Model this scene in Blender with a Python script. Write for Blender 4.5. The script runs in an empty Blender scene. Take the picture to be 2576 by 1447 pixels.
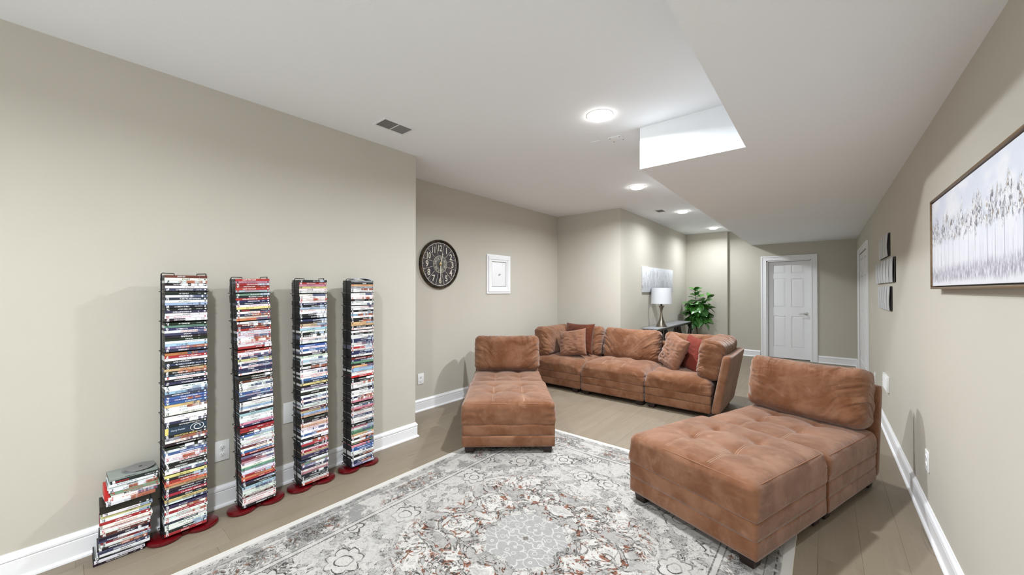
import bpy, bmesh, math, random
import numpy as np
from mathutils import Vector, Matrix, Euler, noise

random.seed(7)
S = bpy.context.scene
COL = S.collection
PI = math.pi
R = math.radians

# ------------------------------------------------------------------ camera
cd = bpy.data.cameras.new('camera')
cam = bpy.data.objects.new('camera', cd)
COL.objects.link(cam)
cd.sensor_width = 36.0
cd.lens = 943.07 / 2576 * 36.0
cd.clip_start = 0.02
_y, _p, _r = R(39.7189), R(0.42965), R(0.04724)
_fw = Vector((-math.sin(_y) * math.cos(_p), math.cos(_y) * math.cos(_p), math.sin(_p)))
_rt = Vector((math.cos(_y), math.sin(_y), 0))
_up = _rt.cross(_fw)
_a = math.cos(_r) * _rt + math.sin(_r) * _up
_b = -math.sin(_r) * _rt + math.cos(_r) * _up
_m = Matrix((_a, _b, -_fw)).transposed().to_4x4()
_m.translation = (0, 0, 1.41)
cam.matrix_world = _m
S.camera = cam

# ------------------------------------------------------------------ world, exposure, lamps' power
w = bpy.data.worlds.new('world')
S.world = w
w.use_nodes = True
w.node_tree.nodes['Background'].inputs[0].default_value = (0.88, 0.94, 1.0, 1)
w.node_tree.nodes['Background'].inputs[1].default_value = 1.5
S.view_settings.view_transform = 'Standard'
S.view_settings.look = 'None'
S.view_settings.gamma = 1
S.view_settings.exposure = 0.69
S.view_settings.use_curve_mapping = False
LAMP_W = 34.0
LENS_E = 15.0
S.cycles.max_bounces = 5
S.cycles.diffuse_bounces = 4
S.cycles.glossy_bounces = 2
S.cycles.adaptive_threshold = 0.05
S.cycles.use_denoising = True
S.cycles.sample_clamp_indirect = 6.0

# ------------------------------------------------------------------ constants of the room (metres)
ZC, ZS = 2.71, 2.38            # ceiling, lowered ceiling
XL, XC, XR = -3.03, -3.63, 0.48  # left wall, recessed wall with the clock, right wall
XM = -2.46                     # wall behind the console table
YJ, YM, YP, YD, YB = 2.19, 5.63, 9.34, 9.49, -3.2

# ------------------------------------------------------------------ helpers: objects and meshes
def lin(r, g, b):
    f = lambda c: (c / 255 / 12.92) if c / 255 <= 0.04045 else ((c / 255 + 0.055) / 1.055) ** 2.4
    return (f(r), f(g), f(b), 1.0)

def link(o, parent=None):
    COL.objects.link(o)
    if parent is not None:
        o.parent = parent
    return o

def obj(name, me, mats=None, parent=None, loc=None, rot=None, smooth=False):
    o = bpy.data.objects.new(name, me)
    link(o, parent)
    if loc is not None: o.location = loc
    if rot is not None: o.rotation_euler = rot
    if mats is not None and len(me.materials) == 0:
        for m in (mats if isinstance(mats, (list, tuple)) else [mats]):
            me.materials.append(m)
    if smooth:
        me.shade_smooth()
    return o

def tag(o, label, cat, group=None):
    o['label'] = label
    o['category'] = cat
    if group: o['group'] = group
    return o

def thing(name, label, cat, loc=(0, 0, 0), rz=0.0, group=None):
    o = bpy.data.objects.new(name, None)
    link(o)
    o.empty_display_size = 0.1
    o.location = loc
    o.rotation_euler = (0, 0, rz)
    return tag(o, label, cat, group)

def struct(o, label=None):
    o['kind'] = 'structure'
    if label: o['label'] = label
    return o

class MB:
    """collects shapes, then becomes one mesh"""
    def __init__(s): s.v = []; s.f = []; s.m = []; s.cur = 0
    def mat(s, i): s.cur = i; return s
    def add(s, vs, fs):
        b = len(s.v); s.v += [tuple(x) for x in vs]
        s.f += [tuple(i + b for i in f) for f in fs]; s.m += [s.cur] * len(fs); return s
    def box(s, x0, x1, y0, y1, z0, z1):
        vs = [(x, y, z) for z in (z0, z1) for y in (y0, y1) for x in (x0, x1)]
        return s.add(vs, [(0, 2, 3, 1), (4, 5, 7, 6), (0, 1, 5, 4), (2, 6, 7, 3), (0, 4, 6, 2), (1, 3, 7, 5)])
    def bar(s, a, b, w, h, up=(0, 0, 1)):
        a, b = Vector(a), Vector(b); d = (b - a).normalized(); up = Vector(up)
        if abs(d.dot(up)) > 0.99: up = Vector((1, 0, 0))
        x = d.cross(up).normalized() * (w / 2); y = x.cross(d).normalized() * (h / 2)
        vs = [p + i * x + j * y for p in (a, b) for i, j in ((-1, -1), (1, -1), (1, 1), (-1, 1))]
        return s.add(vs, [(3, 2, 1, 0), (4, 5, 6, 7), (0, 1, 5, 4), (1, 2, 6, 5), (2, 3, 7, 6), (3, 0, 4, 7)])
    def tube(s, pts, r, n=8, closed=False):
        pts = [Vector(p) for p in pts]; rs = r if isinstance(r, (list, tuple)) else [r] * len(pts)
        L = len(pts); vs = []; prev = None
        for i, p in enumerate(pts):
            if closed: t = pts[(i + 1) % L] - pts[i - 1]
            else: t = pts[min(i + 1, L - 1)] - pts[max(i - 1, 0)]
            t.normalize()
            if prev is None:
                a = Vector((0, 0, 1)) if abs(t.z) < 0.9 else Vector((1, 0, 0))
                x = t.cross(a).normalized()
            else:
                x = (prev - t * prev.dot(t)).normalized()
            prev = x; y = t.cross(x)
            vs += [p + rs[i] * (math.cos(2 * PI * k / n) * x + math.sin(2 * PI * k / n) * y) for k in range(n)]
        fs = []
        for i in range(L if closed else L - 1):
            j = (i + 1) % L
            fs += [(i * n + k, i * n + (k + 1) % n, j * n + (k + 1) % n, j * n + k) for k in range(n)]
        if not closed:
            fs += [tuple(range(n))[::-1], tuple((L - 1) * n + k for k in range(n))]
        return s.add(vs, fs)
    def lathe(s, prof, n=32, c=(0, 0, 0), axis='z', ring=False):
        vs = []; fs = []
        for r, z in prof:
            for k in range(n):
                a = 2 * PI * k / n; p = (r * math.cos(a), r * math.sin(a), z)
                if axis == 'x': p = (p[2], p[0], p[1])
                vs.append((p[0] + c[0], p[1] + c[1], p[2] + c[2]))
        for i in range(len(prof) - 1):
            fs += [(i * n + k, i * n + (k + 1) % n, (i + 1) * n + (k + 1) % n, (i + 1) * n + k) for k in range(n)]
        if ring:
            q = (len(prof) - 1) * n
            fs += [(q + k, q + (k + 1) % n, (k + 1) % n, k) for k in range(n)]
        else:
            fs += [tuple(range(n))[::-1], tuple((len(prof) - 1) * n + k for k in range(n))]
        return s.add(vs, fs)
    def prism(s, poly, z0, z1):
        n = len(poly); vs = [(x, y, z0) for x, y in poly] + [(x, y, z1) for x, y in poly]
        return s.add(vs, [tuple(range(n))[::-1], tuple(range(n, 2 * n))] + [(i, (i + 1) % n, n + (i + 1) % n, n + i) for i in range(n)])
    def mesh(s, name='m', bevel=0.0, seg=2, smooth=False, tris=True):
        me = bpy.data.meshes.new(name); me.from_pydata(s.v, [], s.f)
        for i, p in enumerate(me.polygons): p.material_index = s.m[i]
        bm = bmesh.new(); bm.from_mesh(me)
        bmesh.ops.recalc_face_normals(bm, faces=bm.faces)
        if bevel > 0:
            bmesh.ops.bevel(bm, geom=list(bm.edges), offset=bevel, segments=seg, affect='EDGES', profile=0.5)
        bm.to_mesh(me); bm.free()
        if smooth:
            me.shade_smooth()
            try: me.set_sharp_from_angle(angle=R(38))
            except Exception: pass
        return me

def box_mesh(x0, x1, y0, y1, z0, z1, bevel=0.0, seg=2):
    return MB().box(x0, x1, y0, y1, z0, z1).mesh(bevel=bevel, seg=seg, smooth=bevel > 0)

def lattice(sx, sy, sz, step, r, rb=None):
    """surface lattice of a rounded box centred on the origin -> (points, normals, faces)"""
    n = [max(2, int(round(a / step))) for a in (sx, sy, sz)]
    idx = {}; pts = []
    def vid(i, j, k):
        key = (i, j, k)
        if key not in idx:
            idx[key] = len(pts); pts.append(key)
        return idx[key]
    fs = []
    nx, ny, nz = n
    for i in range(nx):
        for j in range(ny):
            fs.append((vid(i, j, 0), vid(i, j + 1, 0), vid(i + 1, j + 1, 0), vid(i + 1, j, 0)))
            fs.append((vid(i, j, nz), vid(i + 1, j, nz), vid(i + 1, j + 1, nz), vid(i, j + 1, nz)))
    for i in range(nx):
        for k in range(nz):
            fs.append((vid(i, 0, k), vid(i + 1, 0, k), vid(i + 1, 0, k + 1), vid(i, 0, k + 1)))
            fs.append((vid(i, ny, k), vid(i, ny, k + 1), vid(i + 1, ny, k + 1), vid(i + 1, ny, k)))
    for j in range(ny):
        for k in range(nz):
            fs.append((vid(0, j, k), vid(0, j, k + 1), vid(0, j + 1, k + 1), vid(0, j + 1, k)))
            fs.append((vid(nx, j, k), vid(nx, j + 1, k), vid(nx, j + 1, k + 1), vid(nx, j, k + 1)))
    P = np.array(pts, float)
    s = np.array([sx, sy, sz]); P = (P / np.array(n) - 0.5) * s
    if rb is not None:      # smaller rounding towards the bottom
        k = np.clip((P[:, 2:3] / sz + .5 - .15) / .6, 0, 1); r = rb + (r - rb) * k * k * (3 - 2 * k)
    inner = np.clip(P, -(s / 2 - r), s / 2 - r)
    d = P - inner
    L = np.linalg.norm(d, axis=1, keepdims=True)
    N = d / np.maximum(L, 1e-9)
    P = inner + N * r
    return P, N, fs

def np_mesh(P, fs, smooth=True):
    me = bpy.data.meshes.new('soft'); me.from_pydata([tuple(p) for p in P], [], fs)
    if smooth: me.shade_smooth()
    return me

def nz(x, y, z): return noise.noise(Vector((x, y, z)))
def ridge(x, y, z): return 1.0 - abs(noise.noise(Vector((x, y, z)))) * 2.0

def text_mesh(s, size=0.1, extrude=0.0, width=None, bold=0.0):
    cu = bpy.data.curves.new('t', 'FONT'); cu.body = s; cu.size = size; cu.extrude = extrude; cu.offset = bold
    cu.align_x = 'CENTER'; cu.align_y = 'CENTER'; cu.resolution_u = 3
    o = bpy.data.objects.new('t', cu); COL.objects.link(o)
    bpy.context.view_layer.update()
    dg = bpy.context.evaluated_depsgraph_get()
    me = bpy.data.meshes.new_from_object(o.evaluated_get(dg))
    bpy.data.objects.remove(o); bpy.data.curves.remove(cu)
    co = np.array([v.co[:] for v in me.vertices])
    if len(co):
        lo, hi = co.min(0), co.max(0)
        k = (width / (hi[0] - lo[0])) if width else 1.0
        for v in me.vertices:
            v.co.x = (v.co.x - (lo[0] + hi[0]) / 2) * k; v.co.y -= (lo[1] + hi[1]) / 2
    return me

def copy_tree(o, parent=None):
    c = o.copy(); COL.objects.link(c)
    if parent is not None: c.parent = parent
    for ch in list(o.children):
        copy_tree(ch, c)
    return c

# ------------------------------------------------------------------ helpers: node materials
class NT:
    def __init__(s, name):
        s.mat = bpy.data.materials.new(name); s.mat.use_nodes = True
        s.t = s.mat.node_tree; s.b = s.t.nodes['Principled BSDF']; s._tc = None
    def put(s, sock, v):
        if v is None: return
        if isinstance(v, bpy.types.NodeSocket): s.t.links.new(v, sock)
        else:
            try: sock.default_value = v
            except Exception: sock.default_value = (v, v, v)
    def m(s, op, a, b=None, c=None, clamp=False):
        n = s.t.nodes.new('ShaderNodeMath'); n.operation = op; n.use_clamp = clamp
        for i, v in enumerate((a, b, c)): s.put(n.inputs[i], v)
        return n.outputs[0]
    def add(s, a, b): return s.m('ADD', a, b)
    def sub(s, a, b): return s.m('SUBTRACT', a, b)
    def mul(s, a, b): return s.m('MULTIPLY', a, b)
    def mx(s, a, b): return s.m('MAXIMUM', a, b)
    def mn(s, a, b): return s.m('MINIMUM', a, b)
    def gt(s, a, b): return s.m('GREATER_THAN', a, b)
    def lt(s, a, b): return s.m('LESS_THAN', a, b)
    def ss(s, v, a, b):
        n = s.t.nodes.new('ShaderNodeMapRange'); n.interpolation_type = 'SMOOTHSTEP'
        s.put(n.inputs[0], v); n.inputs[1].default_value = a; n.inputs[2].default_value = b
        return n.outputs[0]
    def mr(s, v, a, b, c, d):
        n = s.t.nodes.new('ShaderNodeMapRange'); s.put(n.inputs[0], v)
        for i, q in enumerate((a, b, c, d)): n.inputs[i + 1].default_value = q
        return n.outputs[0]
    def coord(s, kind='Object'):
        if s._tc is None: s._tc = s.t.nodes.new('ShaderNodeTexCoord')
        return s._tc.outputs[kind]
    def xyz(s, v=None):
        n = s.t.nodes.new('ShaderNodeSeparateXYZ'); s.t.links.new(v if v is not None else s.coord(), n.inputs[0]); return n.outputs
    def vec(s, x, y, z=0.0):
        n = s.t.nodes.new('ShaderNodeCombineXYZ')
        for i, v in enumerate((x, y, z)): s.put(n.inputs[i], v)
        return n.outputs[0]
    def scale(s, v, sc):
        n = s.t.nodes.new('ShaderNodeVectorMath'); n.operation = 'MULTIPLY'
        s.put(n.inputs[0], v); n.inputs[1].default_value = sc if isinstance(sc, tuple) else (sc,) * 3; return n.outputs[0]
    def vadd(s, a, b):
        n = s.t.nodes.new('ShaderNodeVectorMath'); n.operation = 'ADD'; s.put(n.inputs[0], a); s.put(n.inputs[1], b); return n.outputs[0]
    def noise(s, v, sc=5.0, det=2.0, rough=0.5, dist=0.0, color=False):
        n = s.t.nodes.new('ShaderNodeTexNoise'); s.put(n.inputs['Vector'], v)
        n.inputs['Scale'].default_value = sc; n.inputs['Detail'].default_value = det
        n.inputs['Roughness'].default_value = rough; n.inputs['Distortion'].default_value = dist
        return n.outputs['Color' if color else 'Fac']
    def vor(s, v, sc=5.0, feat='F1', out='Distance', rnd=1.0):
        n = s.t.nodes.new('ShaderNodeTexVoronoi'); n.feature = feat; s.put(n.inputs['Vector'], v)
        n.inputs['Scale'].default_value = sc
        if 'Randomness' in n.inputs: n.inputs['Randomness'].default_value = rnd
        return n.outputs[out]
    def mix(s, f, a, b):
        n = s.t.nodes.new('ShaderNodeMix'); n.data_type = 'RGBA'
        s.put(n.inputs[0], f); s.put(n.inputs[6], a); s.put(n.inputs[7], b); return n.outputs[2]
    def bump(s, h, dist=0.002, st=1.0):
        n = s.t.nodes.new('ShaderNodeBump'); n.inputs['Strength'].default_value = st; n.inputs['Distance'].default_value = dist
        s.t.links.new(h, n.inputs['Height']); s.t.links.new(n.outputs[0], s.b.inputs['Normal'])
    def objinfo(s, out='Random'):
        return s.t.nodes.new('ShaderNodeObjectInfo').outputs[out]
    def attr(s, name, out='Fac', typ='GEOMETRY'):
        n = s.t.nodes.new('ShaderNodeAttribute'); n.attribute_name = name; n.attribute_type = typ; return n.outputs[out]
    def col(s, c): s.put(s.b.inputs['Base Color'], c); return s
    def rough(s, r): s.put(s.b.inputs['Roughness'], r); return s
    def set(s, k, v): s.put(s.b.inputs[k], v); return s

def plain(name, c, rough=0.5, metal=0.0, var=0.06, sc=12.0, bump=0.0):
    t = NT(name)
    n = t.noise(t.coord(), sc, 3)
    c2 = tuple(min(1, x * (1 - var * 2)) for x in c[:3]) + (1,)
    t.col(t.mix(n, c2, c)).rough(rough).set('Metallic', metal)
    if bump: t.bump(t.noise(t.coord(), sc * 25, 2), bump)
    return t.mat

# ------------------------------------------------------------------ materials of the room
def mk_wall():
    t = NT('wall_paint'); n = t.noise(t.coord(), 1.3, 3); f = t.noise(t.coord(), 260, 2)
    t.col(t.mix(n, (0.505, 0.475, 0.408, 1), (0.555, 0.523, 0.452, 1))).rough(0.75).set('Specular IOR Level', 0.25)
    t.bump(f, 0.0006, 0.35); return t.mat
def mk_ceil():
    t = NT('ceiling_paint'); n = t.noise(t.coord(), 0.8, 2); f = t.noise(t.coord(), 120, 3)
    t.col(t.mix(n, (0.845, 0.872, 0.897, 1), (0.875, 0.902, 0.927, 1))).rough(0.85).set('Specular IOR Level', 0.2)
    t.bump(f, 0.0012, 0.4); return t.mat
def mk_plank():
    t = NT('vinyl_plank'); r = t.objinfo('Random'); v = t.xyz()
    off = t.mul(r, 37.0)
    g = t.vec(t.add(v[0], off), t.add(v[1], t.mul(r, 91.0)), 0.0)
    fine = t.noise(t.scale(g, (60, 2.2, 1)), 1.0, 5, 0.65, 0.4)
    broad = t.noise(t.scale(g, (9, 0.9, 1)), 1.0, 4, 0.55, 1.2)
    knot = t.ss(t.noise(t.scale(g, (24, 2.6, 1)), 1.0, 3, 0.6, 0.6), 0.63, 0.76)
    a = t.mix(broad, (0.165, 0.127, 0.086, 1), (0.280, 0.233, 0.172, 1))
    b = t.mix(t.ss(fine, 0.30, 0.70), a, (0.228, 0.184, 0.132, 1))
    c = t.mix(t.mul(knot, 0.55), b, (0.10, 0.08, 0.062, 1))
    d = t.mix(t.mul(t.sub(r, 0.5), 0.22), c, (0.39, 0.34, 0.27, 1))
    t.col(d).rough(t.mr(fine, 0, 1, 0.38, 0.55)).set('Specular IOR Level', 0.4)
    t.bump(fine, 0.0006, 0.5); return t.mat
M_WALL, M_CEIL, M_PLANK = mk_wall(), mk_ceil(), mk_plank()
M_TRIM = plain('white_trim_paint', (0.86, 0.86, 0.87, 1), 0.35, var=0.015)
M_DOOR = plain('white_door_paint', (0.85, 0.85, 0.86, 1), 0.38, var=0.015)
M_SUB = plain('subfloor', (0.36, 0.30, 0.235, 1), 0.7)
M_PLATE = plain('white_plastic', (0.86, 0.86, 0.85, 1), 0.3, var=0.01)
M_DARK = plain('dark_slot', (0.02, 0.02, 0.02, 1), 0.6)
M_NICKEL = plain('brushed_nickel', (0.56, 0.555, 0.54, 1), 0.35, 0.55, var=0.05)
M_BLACK = plain('black_metal', (0.012, 0.012, 0.014, 1), 0.38, 0.4, var=0.1)
M_SLAT = plain('vent_louvre_grey', (0.26, 0.26, 0.265, 1), 0.5, var=0.03)
M_VENT = plain('vent_enamel', (0.80, 0.80, 0.81, 1), 0.4, var=0.01)

# ------------------------------------------------------------------ room shell
def wall(name, boxes, label):
    b = MB()
    for q in boxes: b.box(*q)
    return struct(obj(name, b.mesh(), M_WALL), label)
wall('wall_left', [(XC - .15, XL, YB, YJ, 0, ZC)], 'beige painted wall behind the disc towers')
wall('wall_alcove', [(XC - .15, XC, YJ, YM, 0, ZC)], 'beige recessed wall carrying the round clock')
wall('wall_middle', [(XC - .15, XM, YM, YD + .3, 0, ZC)], 'beige wall jutting out behind the corner sofa')
wall('wall_back', [(XM, -1.62, YP, YD + .3, 0, ZC), (-1.62, -0.92, YD, YD + .3, 0, ZC), (-0.19, XR, YD, YD + .3, 0, ZC),
                   (-0.92, -0.19, YD, YD + .3, 2.03, ZC), (-0.92, -0.19, YD + .16, YD + .3, 0, 2.03)], 'beige far wall around the white door')
D2A, D2B = 7.22, 8.86
wall('wall_right', [(XR, XR + .2, YB, D2A, 0, ZC), (XR, XR + .2, D2B, YD + .3, 0, ZC), (XR, XR + .2, D2A, D2B, 2.03, ZC),
                    (XR + .12, XR + .2, D2A, D2B, 0, 2.03)], 'beige right-hand wall with the framed painting')
struct(obj('ceiling', box_mesh(XC - .15, XR + .2, YB - .15, YD + .3, ZC, ZC + .1), M_CEIL), 'white flat ceiling with recessed lights')
sf = MB().prism([(-0.40, YB), (XR, YB), (XR, YD), (-1.19, YD), (-1.125, 2.955), (-0.40, 2.955)], ZS, ZC)
struct(obj('ceiling_soffit', sf.mesh(), M_CEIL), 'white lowered ceiling box along the right wall')

# floor: slab with planks laid along the room
floor = struct(obj('floor', box_mesh(XC - .1, XR + .15, YB, YD + .3, -.08, -.0045), M_SUB), 'grey-brown wood plank floor')
PW, PL = 0.181, 1.22
rp = random.Random(3)
pl_cache = {}
x = XC - .02
ci = 0
while x < XR + .02:
    y = -1.9 + rp.random() * PL
    while y < YD + .1:
        y0, y1 = max(y, -0.9), min(y + PL, YD + .12)
        if y1 - y0 > 0.05:
            key = round(y1 - y0, 3)
            if key not in pl_cache:
                me = box_mesh(.0002, PW - .0002, .0002, key - .0002, -.0045, 0.0, bevel=.0006, seg=1)
                me.materials.append(M_PLANK); pl_cache[key] = me
            o = bpy.data.objects.new('plank', pl_cache[key]); link(o, floor); o.location = (x, y0, 0)
        y += PL
    x += PW
    ci += 1

# baseboards
PROF = [(0, 0), (.027, 0), (.027, .009), (.022, .016), (.015, .019), (.015, .096), (.012, .099), (.012, .102), (.017, .106), (.018, .116), (.013, .126), (.007, .131), (.005, .138), (0, .138)]
def baseboard(name, a, b, n, e0=0, e1=0):
    a, b, n = Vector(a), Vector(b), Vector(n); t = (b - a).normalized()
    vs = []
    for p, sgn, e in ((a, -1, e0), (b, 1, e1)):
        for d, z in PROF: vs.append(Vector((p.x, p.y, 0)) + Vector((n.x, n.y, 0)) * d + Vector((0, 0, z)) + Vector((t.x, t.y, 0)) * (sgn * e * d))
    k = len(PROF)
    fs = [tuple(range(k)), tuple(range(k, 2 * k))] + [(i, (i + 1) % k, k + (i + 1) % k, k + i) for i in range(k)]
    return struct(obj(name, MB().add(vs, fs).mesh(smooth=True), M_TRIM), 'white moulded baseboard')
V2 = lambda x, y: Vector((x, y))
def bbd(name, a, b, n, e0=0, e1=0): return baseboard(name, a + (0,), b + (0,), n + (0,), e0, e1)
bbd('baseboard_left', (XL, YB), (XL, YJ), (1, 0), 0, 1)
bbd('baseboard_jog', (XC, YJ), (XL, YJ), (0, 1), -1, 1)
bbd('baseboard_alcove', (XC, YJ), (XC, YM), (1, 0), -1, -1)
bbd('baseboard_middle', (XC, YM), (XM, YM), (0, -1), -1, 1)
bbd('baseboard_console', (XM, YM), (XM, YP), (1, 0), 1, -1)
bbd('baseboard_plant', (XM, YP), (-1.62, YP), (0, -1), -1, 1)
bbd('baseboard_back', (-1.62, YD), (-1.033, YD), (0, -1), 0, 0)
bbd('baseboard_corner', (-0.083, YD), (XR, YD), (0, -1), 0, -1)
bbd('baseboard_right', (XR, YB), (XR, D2A - .1), (-1, 0), 0, 0)
bbd('baseboard_end', (XR, D2B + .1), (XR, YD), (-1, 0), 0, -1)

# six-panel door in the far wall; leaf set back in its jamb
def casing(b, x0, x1, z1, w=.1):
    """frame boards in a local plane x/z facing -y"""
    for (a0, a1, c0, c1) in ((x0 - w, x0, 0, z1 + w), (x1, x1 + w, 0, z1 + w), (x0, x1, z1, z1 + w)):
        b.box(a0, a1, -.013, 0, c0, c1)
    q = .03
    for (a0, a1, c0, c1) in ((x0 - w, x0 - w + q, 0, z1 + w), (x1 + w - q, x1 + w, 0, z1 + w), (x0 - w + q, x1 + w - q, z1 + w - q, z1 + w)):
        b.box(a0, a1, -.022, -.013, c0, c1)
    for (a0, a1, c0, c1) in ((x0 - .02, x0 - .004, 0, z1 + .012), (x1 + .004, x1 + .02, 0, z1 + .012), (x0 - .004, x1 + .004, z1 + .004, z1 + .016)):
        b.box(a0, a1, -.018, -.013, c0, c1)
def panel_mesh(wd, h):
    g, d = .028, .006
    vs = [(-wd / 2, 0, -h / 2), (wd / 2, 0, -h / 2), (wd / 2, 0, h / 2), (-wd / 2, 0, h / 2)]
    q = [(x * (1 - 2 * g / wd), -d, z * (1 - 2 * g / h)) for x, _, z in vs]
    k = [(x * 1, .004, z) for x, _, z in vs]
    fs = [(4, 5, 6, 7)] + [(i, (i + 1) % 4, 4 + (i + 1) % 4, 4 + i) for i in range(4)] + [(8 + i, 8 + (i + 1) % 4, (i + 1) % 4, i) for i in range(4)] + [(11, 10, 9, 8)]
    return MB().add(vs + q + k, fs).mesh()
def six_panel(parent, wd, h, y, cols, rows, mat, xo=0.0):
    """stiles and rails as one leaf, each raised panel a part"""
    b = MB(); b.box(-wd / 2, wd / 2, y + .012, y + .035, .012, h)
    xs = sorted(set([-wd / 2, wd / 2] + [q for c in cols for q in c])); zs = sorted(set([.012, h] + [q for r in rows for q in r]))
    for i in range(len(xs) - 1):
        for j in range(len(zs) - 1):
            mx_, mz = (xs[i] + xs[i + 1]) / 2, (zs[j] + zs[j + 1]) / 2
            if any(c[0] < mx_ < c[1] for c in cols) and any(r[0] < mz < r[1] for r in rows): continue
            b.box(xs[i], xs[i + 1], y, y + .012, zs[j], zs[j + 1])
    me = b.mesh(); bm = bmesh.new(); bm.from_mesh(me); bmesh.ops.remove_doubles(bm, verts=bm.verts, dist=1e-5); bm.to_mesh(me); bm.free()
    leaf = obj('door_leaf', me, mat, parent, (xo, 0, 0))
    for c in cols:
        for r in rows:
            obj('door_panel', panel_mesh(c[1] - c[0] - .008, r[1] - r[0] - .008), mat, leaf, ((c[0] + c[1]) / 2, y + .009, (r[0] + r[1]) / 2))
    return leaf
ROWS = [(.235, .88), (1.06, 1.655), (1.765, 1.94)]
d1 = bpy.data.objects.new('door_1', None); link(d1); d1.location = (-0.555, YD, 0)
struct(d1, 'white six-panel door in the far wall')
DW = 0.73
b = MB(); casing(b, -DW / 2, DW / 2, 2.03)
obj('door_casing', b.mesh(bevel=.002, seg=1), M_TRIM, d1)
b = MB(); b.box(-DW / 2, -DW / 2 + .016, 0, .155, 0, 2.03); b.box(DW / 2 - .016, DW / 2, 0, .155, 0, 2.03); b.box(-DW / 2, DW / 2, 0, .155, 2.014, 2.03)
obj('door_jamb', b.mesh(), M_TRIM, d1)
six_panel(d1, DW - .036, 2.01, .10, [(-.255, -.05), (.05, .255)], ROWS, M_DOOR)
hd = obj('door_handle', MB().lathe([(.033, 0), (.033, .004), (.031, .010), (.012, .012), (.014, .03), (.012, .055), (.002, .057)], 24).mesh(smooth=True), M_NICKEL, d1, (.285, .10, .945), (-PI / 2, 0, 0))
hd.rotation_euler = (PI / 2, 0, 0)
hd.scale = (1, 1, 1)
obj('door_lever', MB().tube([(.29, .052, .945), (.25, .048, .947), (.21, .05, .944), (.165, .056, .936)], [.011, .009, .008, .006], 10).mesh(smooth=True), M_NICKEL, d1)

# pair of closet doors in the right wall
d2 = bpy.data.objects.new('door_2', None); link(d2); d2.location = (XR, (D2A + D2B) / 2, 0); d2.rotation_euler = (0, 0, -PI / 2)
struct(d2, 'white panelled closet doors in the right wall')
W2 = D2B - D2A
b = MB(); casing(b, -W2 / 2, W2 / 2, 2.03, .085)
obj('door_casing', b.mesh(bevel=.002, seg=1), M_TRIM, d2)
for sx in (-1, 1):
    six_panel(d2, W2 / 2 - .006, 2.02, .006, [(-.28, .28)], ROWS, M_DOOR, sx * W2 / 4)

# ------------------------------------------------------------------ recessed lights, vents, plates on the ceiling
def mk_lens():
    t = NT('lit_lens'); t.col((1, 1, 1, 1)); t.set('Emission Color', (1.0, 0.97, 0.93, 1)); t.set('Emission Strength', LENS_E)
    return t.mat
M_LENS = mk_lens()
ring_me = MB().lathe([(.078, 0), (.097, 0), (.097, -.002), (.090, -.004), (.080, -.005), (.078, -.003)], 40, ring=True).mesh(smooth=True)
ring_me.materials.append(M_TRIM)
lens_me = MB().lathe([(.079, -.002), (.077, -.012), (.068, -.022), (.045, -.028), (.02, -.030), (.004, -.0305)], 32).mesh(smooth=True)
lens_me.materials.append(M_LENS)
LAMPS = [(-1.272, 2.547, 'recessed ceiling light nearest the lowered ceiling box, the largest one', 1.15),
         (-1.79, 4.608, 'recessed ceiling light above the corner sofa, second from the front', 1.3),
         (-1.775, 6.524, 'recessed ceiling light beside the small far vent', .40),
         (-1.745, 8.627, 'farthest and smallest recessed ceiling light, near the far wall', .46),
         (-0.95, -0.19, 'recessed ceiling light just left of the viewer', 1.3),
         (-0.95, -2.2, 'unseen recessed ceiling light behind the viewer, added as fill', .7)]  # assumed lamp out of view, continues the row, added for fill light
LAMPS = [q + (ZC,) for q in LAMPS]
for lx, ly, lab, pw_, lz in LAMPS:
    t = thing('recessed_light', lab, 'ceiling light', (lx, ly, lz), 0, 'recessed ceiling lights')
    r1 = bpy.data.objects.new('trim_ring', ring_me); link(r1, t)
    l1 = bpy.data.objects.new('lens', lens_me); link(l1, t)
    ld = bpy.data.lights.new('lamp', 'AREA'); ld.shape = 'DISK'; ld.size = .13; ld.energy = LAMP_W * pw_; ld.color = (0.895, .947, 1.0)
    ld.spread = R(165)
    lo = bpy.data.objects.new('lamp', ld); link(lo, t); lo.location = (0, 0, -.034)

def vent(label, x0, x1, y0, y1, z, halves, group='ceiling vents'):
    t = thing('ceiling_vent', label, 'vent', ((x0 + x1) / 2, (y0 + y1) / 2, z), 0, group)
    wx, wy = x1 - x0, y1 - y0
    b = MB(); f = .016
    for q in ((-wx / 2 - f, wx / 2 + f, -wy / 2 - f, -wy / 2), (-wx / 2 - f, wx / 2 + f, wy / 2, wy / 2 + f), (-wx / 2 - f, -wx / 2, -wy / 2, wy / 2), (wx / 2, wx / 2 + f, -wy / 2, wy / 2)):
        b.box(*q, -.006, 0)
    if halves > 1: b.box(-wx / 2, wx / 2, -.004, .004, -.006, 0)
    obj('vent_frame', b.mesh(bevel=.0015, seg=1), M_VENT, t)
    obj('vent_throat', box_mesh(-wx / 2, wx / 2, -wy / 2, wy / 2, -.0012, -.0004), M_DARK, t)
    n = 11
    for h in range(halves):
        ya = -wy / 2 + h * wy / halves + .004; yb = -wy / 2 + (h + 1) * wy / halves - .004
        sl = None
        for i in range(n):
            if sl is None:
                a = R(62 if h == 0 else 20); hw = wx / n * .5
                sl = MB().add([(-hw * math.cos(a), ya, -.004 - hw * math.sin(a) * .25), (hw * math.cos(a), ya, -.0045 + hw * math.sin(a) * .25 - .001), (hw * math.cos(a), yb, -.0045 + hw * math.sin(a) * .25 - .001), (-hw * math.cos(a), yb, -.004 - hw * math.sin(a) * .25)], [(0, 1, 2, 3)]).mesh()
                sl.materials.append(M_SLAT)
            o = bpy.data.objects.new('slat', sl); link(o, t); o.location = (-wx / 2 + (i + .5) * wx / n, 0, 0)
    return t
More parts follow.
